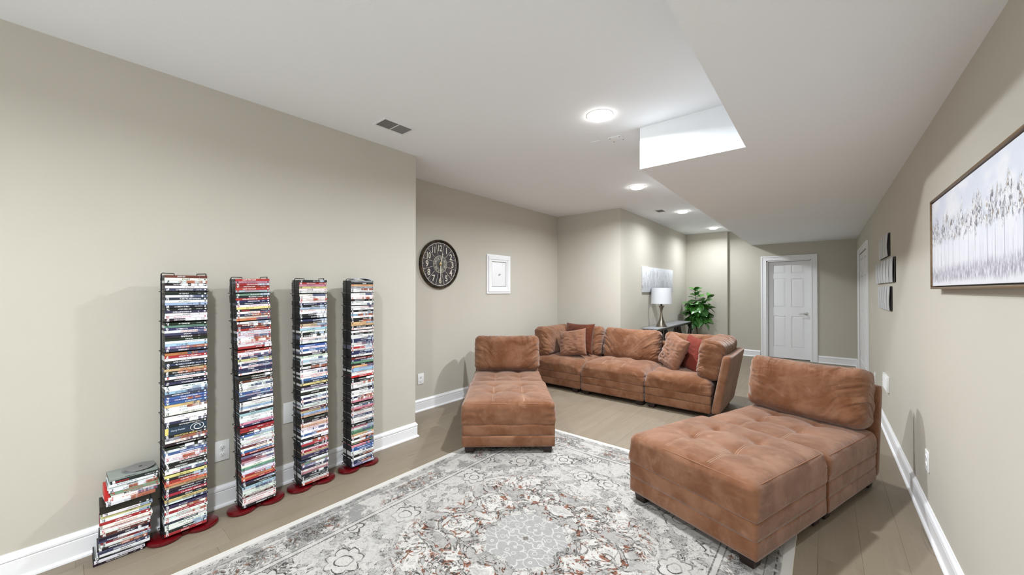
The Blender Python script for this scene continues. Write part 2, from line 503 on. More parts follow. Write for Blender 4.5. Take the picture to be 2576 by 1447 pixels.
vent('white ceiling vent with two louvred halves above the disc towers', -2.685, -2.545, 1.565, 1.805, ZC, 2)
vent('small ceiling vent beside the far recessed lights', -2.10, -1.99, 6.15, 6.34, ZC, 1)
t = thing('cover_plate', 'white rectangular blank cover plate screwed to the ceiling beside the lowered box', 'cover plate', (-1.355, 3.03, ZC))
obj('plate', box_mesh(-.055, .055, -.058, .058, -.006, 0, bevel=.002), M_CEIL, t)
for sx in (-.042, .042):
    for sy in (-.04, .04):
        obj('screw', MB().lathe([(.0045, 0), (.004, -.002), (.001, -.0025)], 10).mesh(), M_DARK, t, (sx, sy, -.006))
tag(obj('ceiling_patch', MB().prism([(-.05, -.02), (-.03, -.045), (.045, -.03), (.05, .03), (.0, .045), (-.045, .03)], -.003, 0).mesh(bevel=.001, seg=1), M_CEIL, None, (-1.53, 3.0, ZC)), 'rough plaster patch on the ceiling left of the cover plate', 'patch')

# ------------------------------------------------------------------ outlets and plates on the walls
def outlet(label, loc, rz, w=.075, h=.12, kind='duplex', group='wall outlets'):
    """local: faces -y, centred"""
    t = thing('wall_outlet' if kind == 'duplex' else 'wall_plate', label, 'outlet' if kind == 'duplex' else 'wall plate', loc, rz, group)
    obj('plate', box_mesh(-w / 2, w / 2, -.007, 0, -h / 2, h / 2, bevel=.0025), M_PLATE, t)
    if kind == 'duplex':
        for s in (-1, 1):
            f = obj('receptacle', MB().lathe([(.016, 0), (.016, .0025), (.0145, .0032)], 24).mesh(smooth=True), M_PLATE, t, (0, -.0065, s * .0235), (PI / 2, 0, 0))
            k = MB()
            k.box(-.0075, -.0055, -.003, .006, .003, .0036); k.box(.0055, .0075, -.003, .005, .003, .0036)
            k.box(-.002, .002, -.0105, -.0065, .003, .0036)
            obj('slots', k.mesh(), M_DARK, f)
        obj('screw', MB().lathe([(.003, 0), (.003, .001)], 8).mesh(), M_NICKEL, t, (0, -.0068, 0), (PI / 2, 0, 0))
    return t
outlet('white duplex outlet between the two leftmost disc towers', (XL, .681, .362), PI / 2, .078, .13)
outlet('white blank wall plate half hidden behind the third disc tower', (XL, 1.10, .51), PI / 2, .12, .15, 'blank')
outlet('white duplex outlet on the recessed wall below the clock', (XC, 2.697, .374), PI / 2, .085, .125)
outlet('white outlet low on the right wall nearest the viewer', (XR, 3.345, .385), -PI / 2, .085, .12)
outlet('thin white outlet far along the right wall', (XR, 6.32, .36), -PI / 2, .075, .12)
t = thing('wall_vent', 'white louvred wall vent on the right wall behind the brown chair', 'vent', (XR, 5.21, .505), -PI / 2)
obj('vent_frame', box_mesh(-.15, .15, -.02, 0, -.075, .075, bevel=.003), M_PLATE, t)
for i in range(7):
    obj('slat', box_mesh(-.135, .135, -.024, -.018, -.06 + i * .018, -.052 + i * .018), M_PLATE, t)

# ------------------------------------------------------------------ fabrics
def mk_suede(name, dark, light, tip, crease=0.0):
    t = NT(name); r = t.objinfo('Random')
    p = t.vadd(t.coord(), t.vec(t.mul(r, 31.0), t.mul(r, 17.0), 0.0))
    nap = t.noise(p, 4.5, 4, 0.6, 0.6); strk = t.noise(p, 11.0, 4, 0.65, 0.4); grit = t.noise(p, 420, 2, 0.6)
    a = t.mix(t.ss(nap, 0.34, 0.68), dark, light)
    a = t.mix(t.mul(t.ss(strk, 0.52, 0.78), 0.45), a, tip)
    a = t.mix(t.mul(t.ss(grit, 0.42, 0.75), 0.42), a, dark)
    t.col(a).rough(0.9).set('Specular IOR Level', 0.12)
    t.set('Sheen Weight', 0.36).set('Sheen Roughness', 0.5).set('Sheen Tint', (1.0, 0.88, 0.81, 1))
    h = t.add(t.mul(t.noise(p, 12, 3, 0.5, 0.2), 0.9), t.mul(grit, 0.10))
    if crease:      # gathered cloth: long sharp creases running in from the sides and down from the top
        v = t.xyz(); fl = t.noise(t.scale(p, 2.2), 1.0, 2, .5, 0, True); f3 = t.xyz(fl)
        q1 = t.vec(t.mul(v[0], 2.4), t.mul(v[1], 3.0), t.add(t.mul(v[2], 11.0), t.add(t.mul(f3[0], 4.5), t.mul(t.m('ABSOLUTE', v[0]), -7.0))))
        q2 = t.vec(t.add(t.mul(v[0], 11.0), t.mul(f3[1], 4.0)), t.mul(v[1], 3.0), t.mul(v[2], 3.0))
        k1 = t.ss(t.m('ABSOLUTE', t.sub(t.noise(t.vadd(q1, t.vec(t.mul(r, 50.0), 0.0, 0.0)), 1.0, 1.5, .5), .5)), .0, .16)
        k2 = t.ss(t.m('ABSOLUTE', t.sub(t.noise(t.vadd(q2, t.vec(t.mul(r, 50.0), 0.0, 0.0)), 1.0, 1.5, .5), .5)), .0, .17)
        e1 = t.ss(t.m('ABSOLUTE', v[0]), .04, .34); e2 = t.ss(v[2], -.03, .20)
        h = t.add(h, t.mul(t.add(t.mul(k1, t.add(t.mul(e1, .9), .15)), t.mul(k2, t.mul(e2, .8))), crease))
    t.bump(h, 0.012, 0.40 if not crease else 0.75); return t.mat
M_SUEDE = mk_suede('brown_microsuede', (0.148, 0.056, 0.023, 1), (0.243, 0.117, 0.065, 1), (0.345, 0.198, 0.127, 1))
M_SUEDE_C = mk_suede('brown_microsuede_gathered', (0.148, 0.056, 0.023, 1), (0.243, 0.117, 0.065, 1), (0.345, 0.198, 0.127, 1), 0.9)
M_WELT = plain('brown_welt', (0.27, 0.122, 0.066, 1), 0.85, var=0.1)
M_STITCH = plain('pale_stitching', (0.52, 0.34, 0.24, 1), 0.85, var=0.1)
M_FOOT = plain('espresso_wood', (0.018, 0.009, 0.008, 1), 0.4, var=0.2)
def mk_fuzzy():
    t = NT('rust_red_chenille'); n = t.noise(t.coord(), 60, 3, 0.7); m = t.vor(t.coord(), 90)
    t.col(t.mix(n, (0.085, 0.008, 0.003, 1), (0.20, 0.022, 0.008, 1))).rough(0.95).set('Sheen Weight', 0.15).set('Sheen Tint', (1, .4, .3, 1))
    t.bump(m, 0.006, 0.8); return t.mat
M_RED = mk_fuzzy()
M_RUST = mk_suede('rust_brown_suede', (0.070, 0.016, 0.006, 1), (0.10, 0.025, 0.009, 1), (0.12, 0.034, 0.014, 1))
M_TAN = mk_suede('tan_suede', (0.165, 0.072, 0.039, 1), (0.235, 0.113, 0.068, 1), (0.31, 0.172, 0.112, 1))

# ------------------------------------------------------------------ soft shapes
def top_height(x, y, sx, sy, puff, tufts, depth):
    u, v = 2 * x / sx, 2 * y / sy
    h = puff * max(0, 1 - abs(u) ** 3) * max(0, 1 - abs(v) ** 3)
    for tx, ty in tufts:
        d = math.hypot(x - tx, y - ty)
        h -= depth * math.exp(-(d / .07) ** 1.1)
    if tufts:
        for tx in set(q[0] for q in tufts):
            h -= .005 * math.exp(-((x - tx) / .016) ** 2) * max(0, 1 - abs(v) ** 8)
        for ty in set(q[1] for q in tufts):
            h -= .0035 * math.exp(-((y - ty) / .028) ** 2) * max(0, 1 - abs(u) ** 4)
    return h

TUFT = [(-.135, -.10), (.135, -.10), (-.135, .16), (.135, .16)]
def seat_block(parent, sx, sy, z0, zt, seed, tufts, puff=.026, xc=0, yc=0, wr=.004, er=.044, welt=True):
    """three tiers: lower band, upper band, tufted cushion; centre xc,yc"""
    bands = [(z0, .154), (.154, .249)]
    for nm, (a, c) in zip(('lower_band', 'upper_band'), bands):
        P, N, F = lattice(sx, sy, c - a + .003, .02, .005)
        Q = P.copy()
        for i in range(len(P)):
            k = 1 - abs(2 * P[i, 2] / (c - a)) ** 2.0
            Q[i, :2] += N[i, :2] * (.0015 * max(0, k) + .002 * nz(P[i, 0] * 5 + seed, P[i, 1] * 5, a * 9))
        obj(nm, np_mesh(Q, F), M_SUEDE, parent, (xc, yc, (a + c) / 2))
    h = zt - .249
    P, N, F = lattice(sx + .002, sy + .002, h, .0115, er, .005)
    Q = P.copy()
    for i in range(len(P)):
        x, y, z = P[i]
        if N[i, 2] > .05 and z > 0:
            Q[i, 2] += top_height(x, y, sx, sy, puff, tufts, .040) * N[i, 2] ** .5
            Q[i, 2] += wr * nz(x * 6 + seed * 3, y * 6, seed)
        sd = math.hypot(N[i, 0], N[i, 1])
        if sd > .3:
            k = 1 - (2 * z / h) ** 2
            Q[i, :2] += N[i, :2] * (.005 * max(0, k) + wr * 1.2 * nz(x * 9 + seed, y * 9 + seed, z * 16))
            # gathers near the vertical corners
            e = min(abs(abs(x) - sx / 2), abs(abs(y) - sy / 2)) if sd > .9 else 0
            ex = min(sx / 2 - abs(x), 1) if abs(N[i, 1]) > .5 else min(sy / 2 - abs(y), 1)
            Q[i, :2] += N[i, :2] * (.006 * math.exp(-(ex / .12) ** 2) * ridge(x * 4 + seed, y * 4, z * 34))
    obj('seat_cushion', np_mesh(Q, F), M_SUEDE, parent, (xc, yc, .249 + h / 2))
    ztop = lambda x, y: zt + top_height(x, y, sx, sy, puff, tufts, .040)
    # welt round the top edge
    ps = []
    r = er * .92; zz = zt - er * .30
    hx, hy = sx / 2 - er * .24, sy / 2 - er * .24
    for cx, cy, a0 in ((hx - r, hy - r, 0), (-hx + r, hy - r, 90), (-hx + r, -hy + r, 180), (hx - r, -hy + r, 270)):
        for q in range(5):
            a = R(a0 + q * 22.5); ps.append((xc + cx + r * math.cos(a), yc + cy + r * math.sin(a), zz))
    full = []
    for i in range(len(ps)):
        p, q = Vector(ps[i]), Vector(ps[(i + 1) % len(ps)]); n = max(1, int((q - p).length / .03))
        full += [p.lerp(q, k / n) for k in range(n)]
    if welt: obj('welt', MB().tube(full, .0032, 6, closed=True).mesh(smooth=True), M_WELT, parent)
    # stitched seams from the front edge through the tufts
    for tx in sorted(set(q[0] for q in tufts)):
        for o in (-.006, .006):
            ys = np.linspace(-sy / 2 + .03, max(q[1] for q in tufts), 40)
            pts = [(xc + tx + o, yc + y, ztop(tx + o, y) + .0005) for y in ys]
            obj('stitched_seam', MB().tube(pts, .0013, 5).mesh(), M_STITCH, parent)

def feet(parent, sx, sy, h=.062, xc=0, yc=0):
    me = None
    for ix in (-1, 1):
        for iy in (-1, 1):
            if me is None:
                me = MB().add([(-.034, -.034, 0), (.034, -.034, 0), (.034, .034, 0), (-.034, .034, 0), (-.042, -.042, h), (.042, -.042, h), (.042, .042, h), (-.042, .042, h)],
                              [(3, 2, 1, 0), (4, 5, 6, 7), (0, 1, 5, 4), (1, 2, 6, 5), (2, 3, 7, 6), (3, 0, 4, 7)]).mesh(bevel=.003, seg=1)
                me.materials.append(M_FOOT)
            o = bpy.data.objects.new('foot', me); link(o, parent); o.location = (xc + ix * (sx / 2 - .062), yc + iy * (sy / 2 - .062), 0)

def back_cushion(parent, wd, th, ht, seed, loc, rot, name='back_cushion', amp=.022, sag=.016):
    """plump loose cushion with gathers: local x width, y thickness, z height"""
    P, N, F = lattice(wd, th, ht, .0095, min(.075, th * .42))
    Q = P.copy()
    for i in range(len(P)):
        x, y, z = P[i]; u, v = 2 * x / wd, 2 * z / ht
        if abs(N[i, 1]) > .2:
            Q[i, 1] += math.copysign(.035 * max(0, 1 - u ** 4) * max(0, 1 - v ** 4), N[i, 1])
        Q[i, 2] += sag * (abs(u) ** 2.2) * (1 if v > 0 else .4) - sag * .5
        e = abs(u) ** 2.0; tpw = max(0, v) ** 2.0
        a = ridge(x * 1.6 + seed, y * 2, z * 15 + seed * 2 + x * 5.0 * math.copysign(1, -x)) * (.12 + .88 * e) * (1 - .4 * tpw)
        c = ridge(x * 15 + seed * 5, y * 3, z * 2.2 + seed) * (.1 + .9 * tpw)
        lo = nz(x * 4 + seed, y * 4, z * 4 - seed)
        sp = lambda q: math.copysign(abs(q) ** 2.2, q) if q > 0 else .4 * q
        d = amp * (sp(max(-.6, a)) * .6 + sp(max(-.6, c)) * .5 - .2) + .020 * lo
        Q[i] += N[i] * d * (.35 + .65 * abs(N[i, 1]))
    return obj(name, np_mesh(Q, F), M_SUEDE_C, parent, loc, rot)

def slab(parent, wd, th, z0, z1, tilt, loc, rz=0, name='back_panel', flare=0.0):
    """upholstered panel, foot at loc, leaning towards local +y by tilt"""
    h = z1 - z0
    P, N, F = lattice(wd, th, h, .03, .022)
    Q = P.copy()
    for i in range(len(P)):
        x, y, z = P[i]; k = (z + h / 2)
        Q[i, 1] += k * math.tan(tilt) + N[i, 1] * .006 * max(0, 1 - (2 * x / wd) ** 4)
        Q[i, 0] += math.copysign(flare, x) * (k / h) * min(1, abs(x) / (wd / 2))
        Q[i, 2] = P[i, 2] + .006 * nz(x * 3, y, z * 3)
    return obj(name, np_mesh(Q, F), M_SUEDE, parent, (loc[0], loc[1], z0 + h / 2), (0, 0, rz))

# ------------------------------------------------------------------ the sectional's pieces
ZT = .432
ZR = .006   # rug thickness
def ottoman(label, loc, rz, seed):
    t = thing('ottoman', label, 'ottoman', loc, rz, 'brown microsuede sectional pieces')
    seat_block(t, .80, .80, .06, ZT + .006, seed, TUFT, puff=.034); feet(t, .80, .80); return t
def armless(label, loc, rz, seed, cw=.82, sy=.80, wd=.80):
    """chair: seat block, leaning back panel and loose cushion; origin under the seat centre"""
    t = thing('armless_chair', label, 'chair', loc, rz, 'brown microsuede sectional pieces')
    seat_block(t, wd, sy - .09, .06, ZT - .022, seed, TUFT, puff=.03, yc=-.045); feet(t, wd, sy - .04, yc=-.02)
    slab(t, wd, .085, .075, .715, R(7), (0, sy / 2 - .045))
    back_cushion(t, cw, .215, .425, seed + 3, (0, sy / 2 - .155, .63), (R(-10), 0, 0))
    return t
aL = R(41.0)
dL = Vector((-math.sin(aL), math.cos(aL), 0)); fL = Vector((-2.082, 2.462, 0))
ottoman('brown ottoman at the left, with its front feet on the rug corner', tuple(fL + dL * .40 + Vector((0, 0, ZR + .0008))), aL, 1.3)
armless('brown armless chair behind the left ottoman, backed against the recessed wall', tuple(fL + dL * 1.225), aL, 2.7, .80)
aR = R(-19.6)
dR = Vector((-math.sin(aR), math.cos(aR), 0)); fR = Vector((-.636, 2.330, 0))
ottoman('large brown ottoman in the right foreground, overlapping the rug edge', tuple(fR + dR * .40 + Vector((0, 0, ZR + .0008))), aR, 5.1)
armless('brown armless chair pushed against the right foreground ottoman, beside the right wall', tuple(fR + dR * 1.265), aR, 8.9, .79, .88)

# middle of the far sofa
t = thing('armless_sofa_seat', 'brown middle seat of the far three-piece sofa', 'sofa', (-2.112, 4.965, 0), 0, 'brown microsuede sectional pieces')
seat_block(t, .84, .79, .06, ZT - .004, 11.2, TUFT, puff=.058, yc=-.05, er=.075, welt=False); feet(t, .85, .86, yc=-.01)
slab(t, .85, .085, .075, .70, R(8), (0, .39)); back_cushion(t, .815, .215, .45, 13.1, (0, .275, .635), (R(-11), 0, 0), amp=.026)
# right corner piece, side panel flaring outwards
t = thing('corner_sofa_seat', 'brown right corner piece of the far sofa, with a flared side panel', 'sofa', (-1.272, 4.965, 0), 0, 'brown microsuede sectional pieces')
seat_block(t, .715, .79, .06, ZT - .012, 17.7, [], puff=.04, xc=-.04, yc=-.04, wr=.010, er=.07, welt=False); feet(t, .78, .86, yc=-.01)
slab(t, .80, .085, .075, .70, R(8), (0, .39))
slab(t, .88, .085, .065, .705, R(10.5), (.362, 0), -PI / 2, name='side_panel')
back_cushion(t, .66, .20, .43, 19.1, (-.045, .275, .635), (R(-11), 0, 0), amp=.02)
back_cushion(t, .74, .235, .45, 23.4, (.30, -.005, .635), (R(-9), 0, -PI / 2), name='side_cushion', amp=.028)
# left corner piece
t = thing('corner_sofa_seat', 'brown left corner piece of the far sofa, partly hidden by the left chair', 'sofa', (-2.985, 4.965, 0), 0, 'brown microsuede sectional pieces')
seat_block(t, .765, .79, .06, ZT - .012, 29.7, [], puff=.04, xc=.04, yc=-.04, wr=.010, er=.07, welt=False); feet(t, .80, .86, yc=-.01)
slab(t, .84, .085, .075, .70, R(8), (0, .39))
slab(t, .88, .085, .065, .705, R(8.5), (-.38, 0), PI / 2, name='side_panel')
back_cushion(t, .72, .20, .44, 31.1, (.06, .275, .64), (R(-11), 0, 0), amp=.024)
back_cushion(t, .70, .215, .45, 37.4, (-.285, -.02, .64), (R(-9), 0, PI / 2), name='side_cushion', amp=.026)

# ------------------------------------------------------------------ throw pillows
def pillow_mesh(wd, ht, th, seed, amp=.006, n=44):
    P = []; F = []
    for s in (1, -1):
        for j in range(n + 1):
            for i in range(n + 1):
                u, v = 2 * i / n - 1, 2 * j / n - 1
                k = (max(0, 1 - u ** 4) * max(0, 1 - v ** 4)) ** .55
                x = wd / 2 * u * (1 - .075 * (1 - v * v)); z = ht / 2 * v * (1 - .075 * (1 - u * u))
                e = max(abs(u), abs(v))
                d = amp * (ridge(u * 2 + seed, s * 3, v * 5 + seed) - .4) * min(1, (1 - e) * 8) + amp * .8 * nz(u * 3, seed, v * 3) * k
                P.append((x, -s * (th / 2 * k + d * (1 if k > .02 else 0)), z))
    m = (n + 1) ** 2
    for j in range(n):
        for i in range(n):
            a = j * (n + 1) + i
            F.append((a, a + 1, a + n + 2, a + n + 1)); F.append((m + a, m + a + n + 1, m + a + n + 2, m + a + 1))
    me = bpy.data.meshes.new('pillow'); me.from_pydata(P, [], F)
    bm = bmesh.new(); bm.from_mesh(me); bmesh.ops.remove_doubles(bm, verts=bm.verts, dist=1e-5); bm.to_mesh(me); bm.free()
    me.shade_smooth(); return me
def pillow(label, mat, wd, ht, th, seed, loc, rot, amp=.006):
    o = obj('throw_pillow', pillow_mesh(wd, ht, th, seed, amp), mat, None, loc)
    o.rotation_euler = Euler(rot, 'XYZ'); tag(o, label, 'pillow', 'throw pillows on the far sofa'); return o
pillow('rust brown pillow standing behind the tan one in the left sofa corner', M_RUST, .46, .46, .13, 3.3, (-2.83, 4.99, .69), (R(-14), 0, R(6)))
pillow('square tan pillow leaning in the left sofa corner', M_TAN, .42, .40, .15, 6.1, (-2.83, 4.80, .64), (R(-22), R(-10), R(10)), .008)
pillow('tan pillow with crumpled front leaning in the right sofa corner', M_TAN, .40, .43, .15, 9.7, (-1.435, 4.86, .645), (R(-20), R(12), R(-44)), .011)
pillow('fuzzy red pillow beside the flared arm in the right sofa corner', M_RED, .40, .42, .13, 12.9, (-1.215, 4.93, .638), (R(-18), R(6), R(-40)), .004)

# ------------------------------------------------------------------ rug
RX0, RX1, RY0, RY1 = -2.478, -0.126, .17, 3.21
def mk_rug():
    t = NT('distressed_medallion_rug'); v = t.xyz(); x, y = v[0], v[1]
    hx, hy = (RX1 - RX0) / 2, (RY1 - RY0) / 2
    A = lambda q: t.m('ABSOLUTE', q)
    pos = t.vec(x, y, 0.0)
    wv = t.xyz(t.noise(t.scale(pos, 9.0), 1.0, 2, 0.55, 0, True))
    fold = t.vec(t.add(A(x), t.mul(t.sub(wv[0], .5), .045)), t.add(A(y), t.mul(t.sub(wv[1], .5), .045)), 0.0)
    white, lg, dk = (0.43, 0.41, 0.38, 1), (0.225, 0.217, 0.205, 1), (0.020, 0.018, 0.016, 1)
    rust, brown = (0.16, 0.048, 0.018, 1), (0.055, 0.036, 0.024, 1)
    wear = t.noise(t.scale(pos, (4.2, 7.0, 1)), 1.0, 5, 0.66, 0.5)
    weft = t.noise(t.scale(pos, (14, 150, 1)), 1.0, 2, 0.6)
    grain = t.noise(t.scale(pos, (60, 75, 1)), 1.0, 3, 0.7)
    live = t.ss(wear, .60, .47)
    # leafy ground: pale shapes with thin broken outlines
    n1 = t.noise(t.scale(fold, 10.5), 1.0, 3.5, 0.62, 0.9)
    w1 = t.ss(n1, .465, .495)
    soft = t.mix(t.ss(grain, .34, .62), lg, (0.33, 0.317, 0.297, 1))
    col = t.mix(w1, soft, white)
    n2 = t.noise(t.scale(fold, 22.0), 1.0, 3, 0.62, 1.5)
    col = t.mix(t.mul(t.ss(n2, .56, .62), .35), col, lg)
    col = t.mix(t.ss(wear, .46, .62), col, t.mix(t.ss(grain, .35, .65), (0.355, 0.342, 0.32, 1), white))
    o1 = t.ss(A(t.sub(n1, .48)), .018, .008); o2 = t.mul(t.ss(A(t.sub(n2, .5)), .024, .011), .75)
    brk = t.ss(grain, .36, .46)
    line = t.mul(t.mul(t.mx(o1, o2), brk), t.add(t.mul(live, .75), .25))
    col = t.mix(t.mul(line, .92), col, dk)
    # flower heads and stems in each quarter of the field
    fq = t.xyz(fold)
    def polar(cx, cy):
        dx, dy = t.sub(fq[0], cx), t.sub(fq[1], cy)
        return t.m('SQRT', t.add(t.mul(dx, dx), t.mul(dy, dy))), t.m('ARCTAN2', dy, dx)
    def rosette(c, cx, cy, R_, n, ph=0.0):
        rr, aa = polar(cx, cy)
        f = t.sub(rr, t.mul(t.add(.72, t.mul(A(t.m('COSINE', t.add(t.mul(aa, round(n) / 2), ph))), t.add(.16, t.mul(n2, .24)))), R_))
        c = t.mix(t.mul(t.ss(f, .004, -.004), .85), c, t.mix(t.ss(grain, .25, .5), lg, white))
        ol = t.mx(t.ss(A(f), .0060, .0028), t.mul(t.ss(A(t.sub(rr, R_ * .42)), .0050, .0022), t.ss(rr, R_ * .9, R_ * .5)))
        return t.mix(t.mul(t.mul(ol, brk), t.add(t.mul(live, .55), .38)), c, dk)
    def scroll(c, cx, cy, R_, pitch, sgn, ph=0.0):
        rr, aa = polar(cx, cy)
        f = A(t.sub(t.m('FRACT', t.add(t.mul(rr, 1.0 / pitch), t.add(t.mul(aa, sgn / (2 * PI)), ph))), .5))
        inside = t.ss(rr, R_, R_ - .012)
        c = t.mix(t.mul(t.mul(t.ss(f, .30, .24), inside), .8), c, white)
        c = t.mix(t.mul(t.mul(t.mul(t.ss(A(t.sub(f, .30)), .06, .03), inside), t.ss(pn, .46, .52)), .85), c, t.mix(t.ss(pn, .545, .575), dk, rust))
        return c
    pn = t.noise(t.scale(pos, (17, 19, 1)), 1.0, 4, 0.68, 0.7)
    for q in ((.72, .30, .085, 6.0, .4), (.62, .74, .10, 7.0, 1.1), (.36, .98, .085, 6.0, 2.0), (.76, 1.06, .09, 8.0, .2), (.10, .84, .075, 6.0, .9), (.84, .58, .06, 5.0, 1.7), (.16, 1.14, .06, 5.0, .5)):
        col = rosette(col, *q)
    # medallion
    r = t.m('SQRT', t.add(t.mul(x, x), t.mul(y, y))); th = t.m('ARCTAN2', y, x)
    c8 = t.m('COSINE', t.mul(th, 8.0)); c4 = t.m('COSINE', t.mul(th, 4.0))
    rw = t.add(r, t.mul(t.sub(wv[2], .5), .05))
    band = t.mul(t.ss(t.add(rw, t.mul(c4, .02)), .225, .255), t.ss(t.add(rw, t.mul(c4, .09)), .72, .60))
    sw = t.noise(t.scale(fold, 5.6), 1.0, 2.5, 0.58, 2.4)
    ring = t.add(sw, t.mul(t.m('SINE', t.add(t.mul(rw, 21.0), t.mul(c8, 1.3))), .05))
    col = t.mix(t.mul(band, .55), col, t.mix(t.ss(ring, .44, .56), lg, white))
    for q in ((.40, .16, .135, .058, 1.0, .1), (.17, .43, .135, .058, -1.0, .4), (.40, .44, .10, .05, 1.0, .7), (.56, .33, .075, .045, -1.0, .2)):
        col = scroll(col, *q)
    col = t.mix(t.mul(t.mul(band, t.mul(t.ss(pn, .535, .575), t.ss(A(t.sub(ring, .50)), .075, .045))), .9), col, rust)
    col = t.mix(t.mul(t.mul(band, t.mul(t.ss(pn, .47, .43), t.ss(A(t.sub(ring, .53)), .045, .020))), .85), col, brown)
    col = t.mix(t.mul(t.mul(band, t.ss(A(t.sub(ring, .60)), .022, .010)), .75), col, (0.49, 0.47, 0.44, 1))
    col = t.mix(t.mul(t.mul(t.mul(band, brk), t.ss(A(t.sub(ring, .47)), .020, .008)), .9), col, dk)
    sq = t.m('POWER', t.add(t.m('POWER', A(x), 3.2), t.m('POWER', A(y), 3.2)), .3125)
    inner = t.ss(t.add(sq, t.mul(c8, .012)), .212, .203)
    col = t.mix(inner, col, t.mix(t.ss(grain, .3, .7), (0.245, 0.24, 0.23, 1), (0.295, 0.288, 0.275, 1)))
    fm = t.vec(A(x), A(y), 0.0)
    k1 = A(t.sub(t.m('FRACT', t.mul(t.add(r, t.mul(c8, .012)), 15.0)), .5)); k2 = A(t.sub(t.m('FRACT', t.mul(t.vor(t.scale(fm, 17.0), 1.0, 'F1'), 2.3)), .5))
    lacy = t.mul(t.mx(t.mul(t.ss(k1, .08, .04), t.gt(t.m('COSINE', t.mul(th, 12.0)), -.3)), t.ss(k2, .10, .05)), inner)
    col = t.mix(t.mul(lacy, .72), col, (0.475, 0.46, 0.435, 1))
    core = t.ss(t.add(A(x), A(y)), .022, .017)
    col = t.mix(t.mul(core, .8), col, (0.10, 0.085, 0.06, 1))
    # border
    ed = t.mn(t.sub(hx, A(x)), t.sub(hy, A(y)))
    bcol = t.mix(t.ss(t.add(wear, t.mul(t.sub(n2, .5), .5)), .44, .54), lg, white)
    bk = t.mul(t.ss(ed, .125, .14), t.ss(ed, .275, .26))
    bm_ = t.mul(t.mul(t.mx(t.ss(A(t.sub(n2, .5)), .040, .016), t.mul(o1, .7)), brk), bk)
    clus = t.ss(t.noise(t.scale(pos, 2.6), 1.0, 2, 0.6), .42, .56)
    bcol = t.mix(t.mul(bm_, t.add(t.mul(clus, .8), .15)), bcol, dk)
    bp = t.mul(t.mul(t.mul(t.ss(pn, .55, .59), bk), clus), .75)
    bcol = t.mix(bp, bcol, t.mix(t.ss(wear, .46, .52), brown, rust))
    dash = t.lt(t.m('FRACT', t.mul(t.add(x, y), 15.0)), .62)
    for e0, w0, s0 in ((.066, .0035, 1.0), (.108, .0028, .75), (.285, .0028, .8), (.318, .0035, .9)):
        ln = t.mul(t.ss(A(t.sub(ed, e0)), w0 * 1.6, w0 * .7), s0 * .9)
        if e0 < .1: ln = t.mul(ln, dash)
        bcol = t.mix(t.mul(ln, t.ss(weft, .38, .50)), bcol, dk)
    bcol = t.mix(t.mul(t.mul(t.ss(A(t.sub(ed, .088)), .016, .012), t.ss(wear, .42, .5)), .6), bcol, lg)
    bcol = t.mix(t.mul(t.ss(A(t.sub(ed, .300)), .012, .009), .7), bcol, white)
    col = t.mix(t.ss(ed, .327, .322), col, bcol)
    col = t.mix(t.ss(ed, .048, .040), col, (0.54, 0.52, 0.485, 1))
    col = t.mix(t.mul(t.ss(weft, .55, .72), .22), col, (0.43, 0.412, 0.385, 1))
    t.col(col).rough(0.95).set('Specular IOR Level', 0.08).set('Sheen Weight', 0.1)
    t.bump(t.add(weft, grain), 0.002, 0.45)
    return t.mat
M_RUG = mk_rug()
rug = MB().box(RX0, RX1, RY0, RY1, 0, ZR).mesh(bevel=.0025)
for vtx in rug.vertices: vtx.co.x -= (RX0 + RX1) / 2; vtx.co.y -= (RY0 + RY1) / 2
t = thing('area_rug', 'grey and white distressed medallion rug with rust accents', 'rug', ((RX0 + RX1) / 2, (RY0 + RY1) / 2, 0))
obj('rug_field', rug, M_RUG, t)
b = MB(); hx, hy = (RX1 - RX0) / 2, (RY1 - RY0) / 2
b.tube([(-hx, -hy, .0035), (hx, -hy, .0035), (hx, hy, .0035), (-hx, hy, .0035)], .0034, 6, closed=True)
obj('edge_binding', b.mesh(smooth=True), plain('rug_binding', (0.62, 0.57, 0.48, 1), .9), t)

